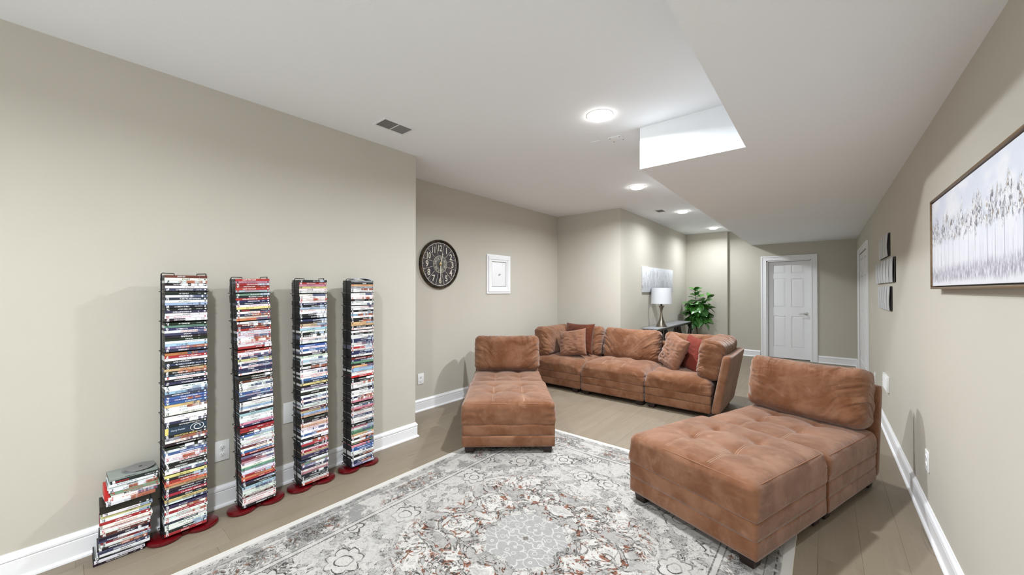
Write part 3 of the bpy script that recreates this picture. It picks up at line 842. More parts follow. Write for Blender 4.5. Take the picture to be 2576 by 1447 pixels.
# ------------------------------------------------------------------ disc towers
SR = {'W': (228, 228, 226), 'K': (34, 33, 34), 'N': (46, 52, 84), 'B': (58, 98, 164), 'L': (150, 182, 206), 'R': (176, 42, 42), 'O': (208, 128, 74),
      'Y': (224, 206, 128), 'T': (206, 170, 128), 'G': (150, 152, 156), 'E': (104, 150, 118), 'M': (112, 44, 42), 'P': (206, 134, 148), 'U': (112, 104, 140)}
CN = {'W': 'white', 'K': 'black', 'N': 'navy', 'B': 'blue', 'L': 'pale blue', 'R': 'red', 'O': 'orange', 'Y': 'yellow', 'T': 'tan', 'G': 'grey', 'E': 'green', 'M': 'maroon', 'P': 'pink', 'U': 'violet'}
def mk_case(stuff):
    t = NT('case_wrap' + ('_many' if stuff else ''))
    if stuff:
        r = t.attr('rnd'); col = t.attr('tint', 'Color'); v = t.xyz(t.attr('lpos', 'Vector'))
    else:
        r = t.objinfo('Random'); col = t.objinfo('Color'); v = t.xyz()
    u = t.mr(v[1], -.0925, .0925, 0, 1); z = v[2]
    f = lambda k: t.m('FRACT', t.mul(r, k))
    r2, r3, r4, r5 = f(17.31), f(41.77), f(89.13), f(133.7)
    gate = 1.0 if stuff else t.objinfo('Alpha')      # cases with built lettering carry no printed filler text
    bw = t.t.nodes.new('ShaderNodeRGBToBW'); t.t.links.new(col, bw.inputs[0]); lum = bw.outputs[0]
    light = t.gt(lum, .22)
    ink = t.mix(light, (0.80, 0.80, 0.80, 1), t.mix(t.gt(r4, .72), (0.03, 0.03, 0.04, 1), (0.45, 0.03, 0.03, 1)))
    second = t.mix(t.gt(r5, .5), t.mix(light, (0.72, 0.72, 0.74, 1), (0.10, 0.12, 0.20, 1)), t.mix(t.gt(r3, .5), (0.36, 0.12, 0.07, 1), (0.32, 0.40, 0.50, 1)))
    split = t.mul(t.mul(t.gt(r2, .62), gate), t.gt(u, t.add(t.mul(r3, .5), .3)))
    c = t.mix(t.mul(split, t.ss(t.noise(t.vec(t.mul(u, 6.0), t.mul(r, 77.0), 0.0), 1.0, 2), .40, .52)), col, second)
    q = t.vec(t.add(t.mul(u, 84.0), t.mul(r, 501.0)), t.mul(z, 330.0), t.mul(r, 93.0))
    glyph = t.gt(t.noise(q, 1.0, 1.5, 0.6), .50)
    cen = t.add(.36, t.mul(r3, .26)); half = t.add(.08, t.mul(r4, .17))
    tm = t.mul(t.lt(t.m('ABSOLUTE', t.sub(u, cen)), half), t.lt(t.m('ABSOLUTE', t.sub(z, .0073)), .0034))
    c = t.mix(t.mul(t.mul(t.mul(tm, glyph), gate), .85), c, ink)
    small = t.mul(t.mul(t.lt(t.m('ABSOLUTE', t.sub(u, .80)), t.mul(r5, .12)), t.lt(t.m('ABSOLUTE', t.sub(z, .0073)), .0022)), glyph)
    c = t.mix(t.mul(small, .7), c, ink)
    icon = t.mul(t.mul(t.lt(t.m('ABSOLUTE', t.sub(u, .065)), .03), t.gt(r5, .35)), t.gt(t.noise(q, .6, 1), .47))
    c = t.mix(t.mul(icon, .9), c, ink)
    dots = t.mul(t.mul(t.gt(u, .93), t.lt(u, .975)), t.mul(t.lt(t.m('ABSOLUTE', t.sub(z, .0073)), .0035), t.gt(r4, .2)))
    c = t.mix(t.mul(dots, .9), c, ink)
    t.col(c).rough(.32).set('Specular IOR Level', .45); return t.mat
def mk_shell(stuff):
    t = NT('case_plastic' + ('_many' if stuff else '')); r = t.attr('rnd') if stuff else t.objinfo('Random'); r6 = t.m('FRACT', t.mul(r, 211.9))
    c = t.mix(t.gt(r6, .84), (0.016, 0.016, 0.018, 1), t.mix(t.gt(r6, .93), (0.55, 0.55, 0.54, 1), (0.10, 0.11, 0.15, 1)))
    t.col(c).rough(.4); return t.mat
M_CASE, M_SHELL, M_CASE_S, M_SHELL_S = mk_case(0), mk_shell(0), mk_case(1), mk_shell(1)
CW, CDP, CT = .185, .135, .0146
def case_geo(th):
    """keep-case: spine faces +x at x=0, body runs back to -x; z from 0 to th"""
    c = .0013; e = th - .0004
    prof = [(-CDP, .0), (-c, .0), (0, c), (0, e - c), (-c, e), (-CDP, e)]
    n = len(prof); vs = [(a, s * CW / 2, z) for s in (-1, 1) for a, z in prof]
    fs = [(0, 5, 4, 3, 2, 1), (6, 7, 8, 9, 10, 11)] + [(i, (i + 1) % n, n + (i + 1) % n, n + i) for i in range(n)]
    mi = [1, 1, 0, 0, 0, 0, 0, 1]
    return vs, fs, mi
_cc = {}
def case_mesh(th):
    k = round(th, 4)
    if k not in _cc:
        vs, fs, mi = case_geo(k); me = bpy.data.meshes.new('case'); me.from_pydata(vs, [], fs)
        me.materials.append(M_CASE); me.materials.append(M_SHELL)
        for p, i in zip(me.polygons, mi): p.material_index = i
        _cc[k] = me
    return _cc[k]
def ordinal(n):
    return f"{n}{'th' if 10 <= n % 100 <= 20 else {1: 'st', 2: 'nd', 3: 'rd'}.get(n % 10, 'th')}"
M_INK = {k: plain('ink_' + k, lin(*c), .5, var=0) for k, c in {'k': (20, 20, 22), 'w': (236, 236, 236), 'r': (190, 30, 34), 'y': (232, 208, 120), 's': (190, 205, 220)}.items()}
rd = random.Random(11)
def put_case(code, th, mtx, label, group, title=None):
    o = bpy.data.objects.new('disc_case', case_mesh(th)); link(o)
    j = lambda a: rd.uniform(-a, a)
    c = SR[code]; k = rd.uniform(.9, 1.06); g_ = sum(c) / 3; c = [g_ + (q - g_) * .8 for q in c]
    o.color = lin(*[min(255, max(0, q * k + j(9))) for q in c])[:3] + ((0.0,) if (title or th > .03) else (1.0,))
    o.matrix_world = mtx @ Matrix.Translation((j(.0035), j(.0022), 0)) @ Matrix.Rotation(j(.010), 4, 'Z')
    tag(o, label, 'disc case', group)
    if title:
        s, ink, wdt, off = title
        me = text_mesh(s, min(.0125, th * .78), 0, wdt, .0002); me.materials.append(M_INK[ink])
        x = bpy.data.objects.new('title_lettering', me); link(x, o)
        x.location = (.0004, off, th * .5); x.rotation_euler = (PI / 2, 0, PI / 2)
        if th > .03 and code == 'N':       # boxed set: pale end label and a silver scroll emblem
            obj('end_label', MB().box(0, .0008, -.090, -.076, .004, th - .004).mesh(), M_INK['y'], o)
            sw = [(.0008, .052 + (.011 + .0012 * q) * math.cos(q * .42) * .9, th * .5 + (.010 + .0006 * q) * math.sin(q * .42)) for q in range(26)]
            obj('emblem', MB().tube(sw, [.0022 - .00005 * q for q in range(26)], 6).mesh(smooth=True), M_INK['w'], o)
    return o
TOW = [
 dict(y=.4675, top=1.494, lean=.25, name='leftmost disc tower', seq='MWWKWN|KWNWLKKNWWK|KENWNKKWLUN|ORWKNKTKNWKN|WWLNBBBYWWW|WWNK3KGWK|KWBWWWKKWW|YKROTKKRKYW|NWRWWWNWWKR',
      titles={2: ('DUFF', 'k', .034, .0), 23: ('FIREPROOF', 'w', .05, .0), 41: ('GAME PLAN', 'k', .055, .01), 45: ('Good Luck Chuck', 'w', .075, .01), 56: ('Harry Potter', 's', .06, -.035), 57: ('HIGH SCHOOL MUSICAL', 'y', .10, .0), 66: ('HOME ALONE', 'r', .085, .012)}),
 dict(y=.832, top=1.483, lean=1.85, name='second disc tower from the left', seq='RPRRRL|EKRNNWYKWNWO|WMNRWWWWWWWR|RWWNYWNWNNW|KKMWWWWBLNN|WWLWKLWWWPN|RRKBWWWWMWBR|UMPWWEWWROR|NKLWWWMWWWK',
      titles={1: ('Laugh Out Loud', 'w', .07, -.02), 4: ('Laugh Out Loud', 'w', .06, -.02), 5: ('Laugh Out Loud', 'w', .07, -.02), 14: ('ARGO', 'r', .045, -.045), 28: ('ALVIN AND THE CHIPMUNKS', 'r', .115, .01), 79: ('CLICK', 'k', .03, .0), 97: ('DIVERGENT', 'w', .06, .01)}),
 dict(y=1.176, top=1.483, lean=.85, name='third disc tower from the left', seq='KRPYWW|WWWWNKLWWKK|NKTWLWKKWWW|BWBWKWWLWKW|WWWWBNYKUWK|WNWNWWMTLT|KKWTWWWBWK|WRKWRTNN|NEUNWPKKKWR',
      titles={5: ('LOVE', 'k', .04, -.02), 33: ('MAZE RUNNER', 'w', .065, .02), 45: ('MATILDA', 'w', .045, .01)}),
 dict(y=1.535, top=1.487, lean=.35, name='rightmost disc tower', seq='GKTGWW|WWWKWW|WWKWLWKKTTKW|WKWWNNWWRWNNW|MNEKTLLWWR|KKWWWKWWWNWP|KWPMWWNWWW|KPWEETWKWE|PBBWWK|WNNU', titles={}),
]
M_LACQ = plain('red_lacquer', (0.115, 0.0025, 0.005, 1), .12, var=.1)
def tower(T, ti):
    XF, Z0 = -2.806, .034
    groups = T['seq'].split('|')
    root = thing('disc_tower', 'black wire media tower on a red base, ' + ('the ' + T['name'].replace('disc tower', 'one')), 'rack', (XF, T['y'], 0), 0, 'black wire disc towers')
    base = MB()
    for s in (-1, 1):
        base.lathe([(.070, 0), (.079, .004), (.081, .012), (.079, .020), (.070, .025), (.02, .027)], 40, (-.064, s * .081, 0))
    base.box(-.105, -.022, -.085, .085, .002, .022)
    obj('base', base.mesh(smooth=True), M_LACQ, root)
    fr = Matrix.Translation((XF, T['y'], 0)) @ Matrix.Rotation(R(T['lean']), 4, 'X')
    lean = bpy.data.objects.new('wire_frame', None)
    gap = .0075
    units = sum(3 if c == '3' else 1 for g in groups for c in g)
    th = (T['top'] - Z0 - gap * len(groups)) / units
    z = T['top']; idx = 0
    zs = [T['top']]
    out = []
    for g in groups:
        for c in g:
            idx += 1
            k = 3 if c == '3' else 1
            z -= th * k; out.append((idx, 'N' if c == '3' else c, th * k, z))
        z -= gap; zs.append(z)
    total = idx
    # wires
    wr = MB(); ys = CW / 2 + .0072
    for s in (-1, 1):
        wr.tube([(-.066, s * ys, .02), (-.066, s * ys, T['top'] + .004)], .0032, 8)
    for yy in (-.015, .06):
        wr.tube([(-CDP - .007, yy, .02), (-CDP - .007, yy, T['top'] + .002)], .0026, 6)
    o = obj('upright_wires', wr.mesh(smooth=True), M_BLACK, root); o.rotation_euler = (R(T['lean']), 0, 0)
    for zz in zs[1:]:
        sh = MB(); h = zz + gap / 2
        sh.tube([(-CDP - .007, -ys, h), (-CDP - .007, ys, h), (-.012, ys, h), (-.012, -ys, h)], .0024, 6, closed=True)
        sh.tube([(-.066, -ys, h), (-.066, ys, h)], .002, 6)
        o = obj('shelf_wire', sh.mesh(smooth=True), M_BLACK, root); o.rotation_euler = (R(T['lean']), 0, 0)
    tp = T['top']
    for s in (-1, 1):
        hk = MB().tube([(-.066, s * ys, tp), (-.062, s * ys, tp + .008), (-.05, s * (ys - .004), tp + .012), (-.03, s * (ys - .05), tp + .009), (-.028, s * (ys - .05), tp + .001)], .0026, 6)
        o = obj('top_hook', hk.mesh(smooth=True), M_BLACK, root); o.rotation_euler = (R(T['lean']), 0, 0)
    if ti < 3:
        for i, c, h, zz in out:
            nm = T['name']
            put_case(c, h, fr @ Matrix.Translation((0, 0, zz)), f"{CN[c]} disc case, {ordinal(i)} from the top of the {nm}" if not (c == 'N' and h > .03) else f"thick navy boxed set, {ordinal(i)} from the top of the {nm}",
                     'disc cases in the ' + nm, T['titles'].get(i))
    else:
        V = []; F = []; MI = []; A = []; C = []; LP = []
        for i, c, h, zz in out:
            vs, fs, mi = case_geo(round(h, 4)); b0 = len(V); rv = rd.random()
            mt = fr @ Matrix.Translation((rd.uniform(-.003, .003), rd.uniform(-.002, .002), zz)) @ Matrix.Rotation(rd.uniform(-.012, .012), 4, 'Z')
            V += [tuple(mt @ Vector(p)) for p in vs]; F += [tuple(b0 + q for q in f) for f in fs]; MI += mi
            A += [rv] * len(vs); k = rd.uniform(.9, 1.05); C += [lin(*[min(255, q * k) for q in SR[c]])] * len(vs); LP += vs
        me = bpy.data.meshes.new('cases'); me.from_pydata(V, [], F)
        me.materials.append(M_CASE_S); me.materials.append(M_SHELL_S)
        for p, i in zip(me.polygons, MI): p.material_index = i
        a = me.attributes.new('rnd', 'FLOAT', 'POINT'); a.data.foreach_set('value', A)
        a = me.attributes.new('tint', 'FLOAT_COLOR', 'POINT'); a.data.foreach_set('color', [q for c in C for q in c])
        a = me.attributes.new('lpos', 'FLOAT_VECTOR', 'POINT'); a.data.foreach_set('vector', [q for c in LP for q in c])
        o = obj('disc_case_stack', me); o['kind'] = 'stuff'
        tag(o, 'mostly white and black disc cases filling the rightmost disc tower', 'disc cases')
for ti, T in enumerate(TOW): tower(T, ti)
# papers on top of the rightmost tower
b = MB()
for k in range(3):
    pts = [(-.11 + k * .006, -.055, .0), (-.012, -.06, .0), (-.01, .085, .002), (-.1, .08, .001)]
    arch = []
    n = 8
    for i in range(n + 1):
        v = i / n; yy = -.058 + v * .145; zz = .004 + k * .004 + .014 * math.sin(PI * v) * (1 - .25 * k)
        arch.append((yy, zz))
    for (y0, z0), (y1, z1) in zip(arch[:-1], arch[1:]):
        b.add([(-.115, y0, z0), (-.012 - k * .004, y0, z0), (-.012 - k * .004, y1, z1), (-.115, y1, z1), (-.115, y0, z0 - .002), (-.012 - k * .004, y0, z0 - .002), (-.012 - k * .004, y1, z1 - .002), (-.115, y1, z1 - .002)],
              [(0, 1, 2, 3), (7, 6, 5, 4), (0, 4, 5, 1), (1, 5, 6, 2), (2, 6, 7, 3), (3, 7, 4, 0)])
tag(obj('booklet', b.mesh(), plain('grey_paper', (0.62, 0.62, 0.66, 1), .5, var=.2), None, (-2.806, 1.535 - .009, 1.487)), 'curled grey booklet lying on top of the rightmost disc tower', 'booklet')

# loose stack on the floor beside the leftmost tower
SEQ = 'KWKWNKWRNKMWWWRWYW'        # bottom to top
z = .0005
rs = random.Random(5)
n_low = len(SEQ); cnt = n_low + 2 + 7
k = 0
def stack_case(c, th, dx, dy, rz, z, title=None):
    global k
    k += 1
    m = Matrix.Translation((-2.842 + dx, .222 + dy, z)) @ Matrix.Rotation(rz, 4, 'Z')
    lab = f"{CN[c]} disc case, {ordinal(k)} from the bottom of the loose floor stack"
    if th > .03: lab = 'thick black boxed set in the middle of the loose floor stack'
    return put_case(c, th, m, lab, 'disc cases in the loose floor stack', title)
th = .0143
for i, c in enumerate(SEQ):
    stack_case(c, th, rs.uniform(-.006, .006) - (.012 if i < 3 else 0), rs.uniform(-.006, .006) + .0006 * i - (.018 if i < 3 else 0), rs.uniform(-.02, .02) - .03, z); z += th
stack_case('K', .042, -.004, .006, -.02, z); z += .042
stack_case('W', .017, .018, .027, .05, z); z += .017
TT = {1: ('Mrs. Doubtfire', 'k', .07, -.01), 4: ('DIE HARD', 'k', .04, .0), 6: ('ARGO', 'r', .05, -.05)}
for i, c in enumerate('WWEWWWKG'):
    stack_case(c, th, .004 + rs.uniform(-.004, .004), .036 + rs.uniform(-.006, .006), rs.uniform(-.025, .025), z, TT.get(i)); z += th
M_DISC = plain('grey_disc', (0.25, 0.25, 0.255, 1), .3, .3, var=.1)
for q in range(3):
    d = MB().lathe([(.0075, 0), (.060, 0), (.0605, .0012), (.060, .0024), (.0075, .0024)], 48).mesh(smooth=True)
    disc = thing('bare_disc', ('lowest', 'middle', 'topmost')[q] + ' bare grey disc of the pile on the loose floor stack', 'disc', (-2.905 + .004 * q, .275 + .006 * q, z + .0035 * q + .0005), 0, 'bare discs on the loose floor stack')
    obj('platter', d, M_DISC, disc)
    obj('spindle_hole', MB().lathe([(.0075, .0018), (.0075, .0026)], 20).mesh(), M_DARK, disc)
tag(obj('red_case_end', box_mesh(-.07, .07, -.010, .010, 0, .055, bevel=.001), plain('red_card', lin(196, 36, 34), .4), None, (-2.925, .161, z - 8 * th)), 'red end of a disc case protruding from the loose floor stack', 'box')  # plain box standing in for the protruding red end of a case

# ------------------------------------------------------------------ wall clock (faces +x); local frame: x right, y up, z towards the viewer
M_DIAL = None
def mk_dial():
    t = NT('clock_dial'); n = t.noise(t.coord(), 9, 4, .65); m = t.noise(t.coord(), 60, 3, .7)
    c = t.mix(t.ss(n, .35, .7), (0.018, 0.016, 0.024, 1), (0.05, 0.035, 0.032, 1))
    t.col(t.mix(t.mul(t.ss(m, .62, .75), .5), c, (.2, .18, .15, 1))).rough(.6); return t.mat
def mk_rim():
    t = NT('aged_rim'); n = t.noise(t.coord(), 14, 4, .65)
    t.col(t.mix(t.ss(n, .4, .65), (0.02, 0.018, 0.016, 1), (0.10, 0.062, 0.035, 1))).rough(.4).set('Metallic', .5); return t.mat
M_DIAL, M_RIM = mk_dial(), mk_rim()
M_CREAM = plain('cream_paint', (0.72, 0.66, 0.55, 1), .5, var=.12, sc=40)
M_GOLD = plain('antique_gold', (0.48, 0.36, 0.17, 1), .4, .6, var=.2, sc=40)
clock = thing('wall_clock', 'large round black clock with cream numerals on the recessed wall', 'clock', (XC, 2.965, 1.728))
clock.rotation_euler = (PI / 2, 0, PI / 2)
RC = .298
obj('rim', MB().lathe([(RC - .012, .0), (RC, .0), (RC + .002, .018), (RC - .002, .036), (RC - .012, .044), (RC - .019, .040), (RC - .024, .028), (RC - .025, .018)], 72, ring=True).mesh(smooth=True), M_RIM, clock)
obj('dial', MB().lathe([(RC - .012, .002), (RC - .018, .020), (.001, .021)], 64).mesh(smooth=True), M_DIAL, clock)
obj('inner_ring', MB().lathe([(RC - .040, .0215), (RC - .037, .0225), (RC - .034, .0215)], 72, ring=True).mesh(), M_CREAM, clock)
NUM_R = .197
for i in range(1, 13):
    a = PI / 2 - i * PI / 6
    me = text_mesh(str(i), .104, .0008, None, .0022); me.materials.append(M_CREAM)
    if i in (10, 11, 12):
        for vtx in me.vertices: vtx.co.x *= .78
    for vtx in me.vertices: vtx.co.x *= .85
    o = bpy.data.objects.new('numeral', me); link(o, clock); o.location = (NUM_R * math.cos(a), NUM_R * math.sin(a), .0225)
    o['label'] = 'cream clock numeral ' + str(i)
dv = MB().box(.118, .262, -.0018, .0018, .0212, .0226).mesh(); dv.materials.append(M_CREAM)
dot = MB().lathe([(.0055, .021), (.0045, .0228)], 12).mesh(); dot.materials.append(M_CREAM)
tick = MB().box(.240, .247, -.0012, .0012, .0212, .0222).mesh(); tick.materials.append(M_CREAM)
for i in range(12):
    o = bpy.data.objects.new('divider', dv); link(o, clock); o.rotation_euler = (0, 0, R(15 + 30 * i))
    o = bpy.data.objects.new('hour_dot', dot); link(o, clock); a = R(30 * i); o.location = (.252 * math.cos(a), .252 * math.sin(a), 0)
tk = MB()
for i in range(60):
    if i % 5:
        a = R(6 * i); c, s = math.cos(a), math.sin(a)
        tk.add([(c * r - s * w_, s * r + c * w_, zz) for zz in (.0212, .022) for r, w_ in ((.238, -.0012), (.246, -.0012), (.246, .0012), (.238, .0012))], [(0, 1, 2, 3), (4, 5, 6, 7), (0, 1, 5, 4), (1, 2, 6, 5), (2, 3, 7, 6), (3, 0, 4, 7)])
obj('minute_track', tk.mesh(), M_CREAM, clock)
obj('centre_disc', MB().lathe([(.108, .021), (.108, .0235), (.100, .024), (.001, .024)], 48).mesh(smooth=True), plain('grey_green_disc', (.10, .10, .085, 1), .5, var=.3), clock)
for r in (.106, .099, .060):
    obj('centre_ring', MB().lathe([(r - .002, .0235), (r, .0252), (r + .002, .0235)], 48, ring=True).mesh(), M_CREAM, clock)
txt = 'LE GRAND CAFE DE PARIS '
for i, ch in enumerate(txt):
    if ch == ' ': continue
    a = R(82) - i * 2 * PI / len(txt)
    me = text_mesh(ch, .030, .0004, None, .0006); me.materials.append(M_CREAM)
    o = bpy.data.objects.new('ring_letter', me); link(o, clock); o.location = (.079 * math.cos(a), .079 * math.sin(a), .0246); o.rotation_euler = (0, 0, a - PI / 2)
def hand(name, ang, ln, w0, tail, z, mat, knob=None):
    b = MB(); b.add([(-w0, -tail, z), (w0, -tail, z), (w0 * 1.2, ln * .12, z), (w0 * .7, ln * .85, z), (0, ln, z), (-w0 * .7, ln * .85, z), (-w0 * 1.2, ln * .12, z)], [tuple(range(7))])
    vs = b.v[:]; b.add([(x, y, zz - .002) for x, y, zz in vs], [tuple(range(7))[::-1]])
    b.f += [(i, (i + 1) % 7, 7 + (i + 1) % 7, 7 + i) for i in range(7)]; b.m += [0] * 7
    if knob: b.lathe([(.012, z), (.010, z + .002), (.001, z + .003)], 16, (0, knob, 0))
    o = obj(name, b.mesh(), mat, clock); o.rotation_euler = (0, 0, -ang); return o
hand('hour_hand', R(15), .150, .0055, .02, .031, M_CREAM, .125)
hand('minute_hand', R(180), .245, .0060, .03, .035, M_CREAM)
obj('hand_boss', MB().lathe([(.022, .024), (.020, .036), (.010, .039), (.001, .040)], 24).mesh(smooth=True), M_GOLD, clock)

# ------------------------------------------------------------------ white access panel (faces +x)
ap = thing('access_panel', 'white moulded access panel with a small knob beside the clock', 'access panel', (XC, 4.058, 1.641)); ap.rotation_euler = (PI / 2, 0, PI / 2)
AW, AH = .255, .28
b = MB()
for inset, w_, z_ in ((0, .028, .018), (.028, .042, .030), (.070, .030, .022)):
    x0, y0 = AW - inset, AH - inset
    for q in ((-x0, x0, y0 - w_, y0), (-x0, x0, -y0, -y0 + w_), (-x0, -x0 + w_, -y0 + w_, y0 - w_), (x0 - w_, x0, -y0 + w_, y0 - w_)): b.box(*q, 0, z_)
obj('frame', b.mesh(bevel=.004, seg=2), M_TRIM, ap)
obj('door', box_mesh(-AW + .108, AW - .108, -AH + .108, AH - .108, 0, .016, bevel=.003), M_DOOR, ap)
kn = obj('knob', MB().lathe([(.004, .016), (.005, .026), (.012, .030), (.013, .036), (.008, .041), (.001, .042)], 20).mesh(smooth=True), M_NICKEL, ap)

# ------------------------------------------------------------------ framed painting on the right wall; local: x right, y up, z out
def mk_birch(w_, h_):
    t = NT('winter_trees_canvas'); v = t.xyz(); u = t.mr(v[0], -w_ / 2, w_ / 2, 0, w_ / h_); y = t.mr(v[1], -h_ / 2, h_ / 2, 0, 1)
    sky = t.mix(t.ss(t.noise(t.vec(t.mul(u, 1.5), t.mul(y, 3.0)), 1.0, 3), .42, .62), (0.66, 0.69, 0.78, 1), (0.80, 0.80, 0.84, 1))
    sky = t.mix(t.ss(y, .75, .25), sky, (0.76, 0.76, 0.82, 1))
    tree = t.noise(t.vec(t.mul(u, 5.2), 3.3), 1.0, 3, .6); tree2 = t.noise(t.vec(t.mul(u, 12.0), 9.1), 1.0, 2, .6)
    top = t.add(.50, t.add(t.mul(tree, .45), t.mul(t.sub(tree2, .5), .42))); bot = t.add(.47, t.mul(t.sub(tree2, .5), .30))
    can = t.mul(t.ss(t.sub(top, y), -.03, .07), t.ss(t.sub(y, bot), -.02, .05))
    bl = t.vor(t.vec(t.mul(u, 34.0), t.mul(y, 22.0)), 1.0, 'F1', 'Color'); bc = t.xyz(bl)
    dab = t.noise(t.vec(t.mul(u, 26.0), t.mul(y, 15.0)), 1.0, 4, .7, .9)
    dc = t.mix(t.ss(dab, .44, .56), (0.17, 0.165, 0.20, 1), (0.74, 0.74, 0.77, 1))
    dc = t.mix(t.mul(t.gt(bc[0], .82), .7), dc, (0.86, 0.86, 0.86, 1)); dc = t.mix(t.mul(t.gt(bc[1], .93), .8), dc, (0.30, 0.22, 0.15, 1))
    c = t.mix(t.mul(can, t.ss(t.noise(t.vec(t.mul(u, 17.0), t.mul(y, 9.0)), 1.0, 3, .7), .40, .52)), sky, dc)
    col_ = t.m('FRACT', t.mul(t.add(u, t.mul(t.noise(t.vec(t.mul(u, 2.0), .0), 1.0, 1), .22)), 6.2))
    tr = t.mul(t.ss(t.m('ABSOLUTE', t.sub(col_, .5)), .035, .012), t.mul(t.lt(y, t.add(bot, .05)), t.gt(y, .17)))
    tr = t.mul(tr, t.ss(t.noise(t.vec(t.mul(u, 9.0), t.mul(y, 3.0)), 1.0, 3), .34, .52))
    c = t.mix(t.mul(tr, .85), c, (0.16, 0.155, 0.19, 1))
    fog = t.mul(t.ss(t.noise(t.vec(t.mul(u, 40.0), t.mul(y, 2.0)), 1.0, 3, .6), .42, .66), t.mul(t.ss(y, .55, .3), t.ss(y, .14, .22)))
    c = t.mix(t.mul(fog, .30), c, (0.45, 0.44, 0.52, 1))
    gy = t.add(y, t.mul(t.sub(t.noise(t.vec(t.mul(u, 30.0), 1.7), 1.0, 3, .7), .5), .16))
    gr = t.mul(t.ss(gy, .06, .11), t.ss(gy, .27, .17))
    c = t.mix(t.mul(gr, t.mul(t.ss(t.noise(t.vec(t.mul(u, 46.0), t.mul(y, 12.0)), 1.0, 4, .7), .36, .6), .85)), c, (0.27, 0.255, 0.32, 1))
    t.col(c).rough(.6); t.bump(t.add(dab, t.mul(bc[0], .4)), .004, .5); return t.mat
PYA, PYB, PZA, PZB = 1.42, 2.975, 1.418, 1.885
pt = thing('framed_painting', 'wide framed painting of pale winter trees on the right wall', 'painting', (XR, (PYA + PYB) / 2, (PZA + PZB) / 2)); pt.rotation_euler = (PI / 2, 0, -PI / 2)
pw, ph = PYB - PYA, PZB - PZA
obj('canvas', box_mesh(-pw / 2 + .016, pw / 2 - .016, -ph / 2 + .016, ph / 2 - .016, .004, .034, bevel=.002), mk_birch(pw, ph), pt)
def mk_framewood():
    t = NT('bronze_wood'); n = t.noise(t.scale(t.coord(), (3, 60, 60)), 1.0, 3)
    t.col(t.mix(n, (0.10, 0.055, 0.026, 1), (0.24, 0.15, 0.075, 1))).rough(.35).set('Metallic', .35); return t.mat
M_FRW = mk_framewood()
for nm, q in (('frame_rail', (-pw / 2, pw / 2, ph / 2 - .010, ph / 2)), ('frame_rail', (-pw / 2, pw / 2, -ph / 2, -ph / 2 + .010)), ('frame_stile', (-pw / 2, -pw / 2 + .010, -ph / 2 + .010, ph / 2 - .010)), ('frame_stile', (pw / 2 - .010, pw / 2, -ph / 2 + .010, ph / 2 - .010))):
    obj(nm, box_mesh(*q, .0, .040, bevel=.0015), M_FRW, pt)
obj('backing', box_mesh(-pw / 2 + .008, pw / 2 - .008, -ph / 2 + .008, ph / 2 - .008, 0, .006), M_BLACK, pt)

# ------------------------------------------------------------------ metal slat art on the right wall, three tiers
M_TIN = plain('galvanised_tin', (0.66, 0.67, 0.68, 1), .5, .1, var=.2, sc=9)
M_TIND = plain('blackened_tin', (0.03, 0.026, 0.024, 1), .5, .5, var=.2)
art = thing('metal_wall_art', 'three-tier sculpture of wavy grey metal slats beside the closet doors', 'wall art', (XR, 5.26, 1.59)); art.rotation_euler = (PI / 2, 0, -PI / 2)
# local x = -world y offset
def tier(ya, yb, za, zb, n, slope, dark_end):
    x0, x1 = -(yb - 5.26), -(ya - 5.26); wd = (x1 - x0) / n
    bk = MB()
    bk.add([(x0, za - 1.59, .004), (x1, za - 1.59, .004), (x1, zb - 1.59, .004), (x0, zb - 1.59 + slope, .004), (x0, za - 1.59, .010), (x1, za - 1.59, .010), (x1, zb - 1.59, .010), (x0, zb - 1.59 + slope, .010)],
           [(3, 2, 1, 0), (4, 5, 6, 7), (0, 1, 5, 4), (1, 2, 6, 5), (2, 3, 7, 6), (3, 0, 4, 7)])
    obj('tier_backing', bk.mesh(), M_TIND, art)
    for i in range(n):
        a = x0 + i * wd + .008; b_ = a + wd * .77; zt = zb - 1.59 + slope * (1 - (i + .5) / n); zl = za - 1.59
        m = MB(); N = 8
        for j in range(N):
            s0, s1 = j / N, (j + 1) / N; off = lambda s: .012 * math.sin(s * 5 + i)
            zz = lambda s: .019 + .004 * math.sin(s * PI)
            l0, l1 = zl + (zt - zl) * s0, zl + (zt - zl) * s1
            m.add([(a + off(s0), l0, zz(s0)), (b_ + off(s0), l0, zz(s0) - .001), (b_ + off(s1), l1, zz(s1) - .001), (a + off(s1), l1, zz(s1)),
                   (a + off(s0), l0, zz(s0) - .004), (b_ + off(s0), l0, zz(s0) - .005), (b_ + off(s1), l1, zz(s1) - .005), (a + off(s1), l1, zz(s1) - .004)],
                  [(0, 1, 2, 3), (7, 6, 5, 4), (0, 4, 5, 1), (1, 5, 6, 2), (2, 6, 7, 3), (3, 7, 4, 0)])
        obj('metal_slat', m.mesh(smooth=True), M_TIN, art)
tier(4.92, 5.62, 1.735, 1.95, 4, -.015, True)
tier(4.58, 5.95, 1.485, 1.705, 6, 0.0, False)
tier(4.80, 5.72, 1.225, 1.45, 5, 0.0, False)

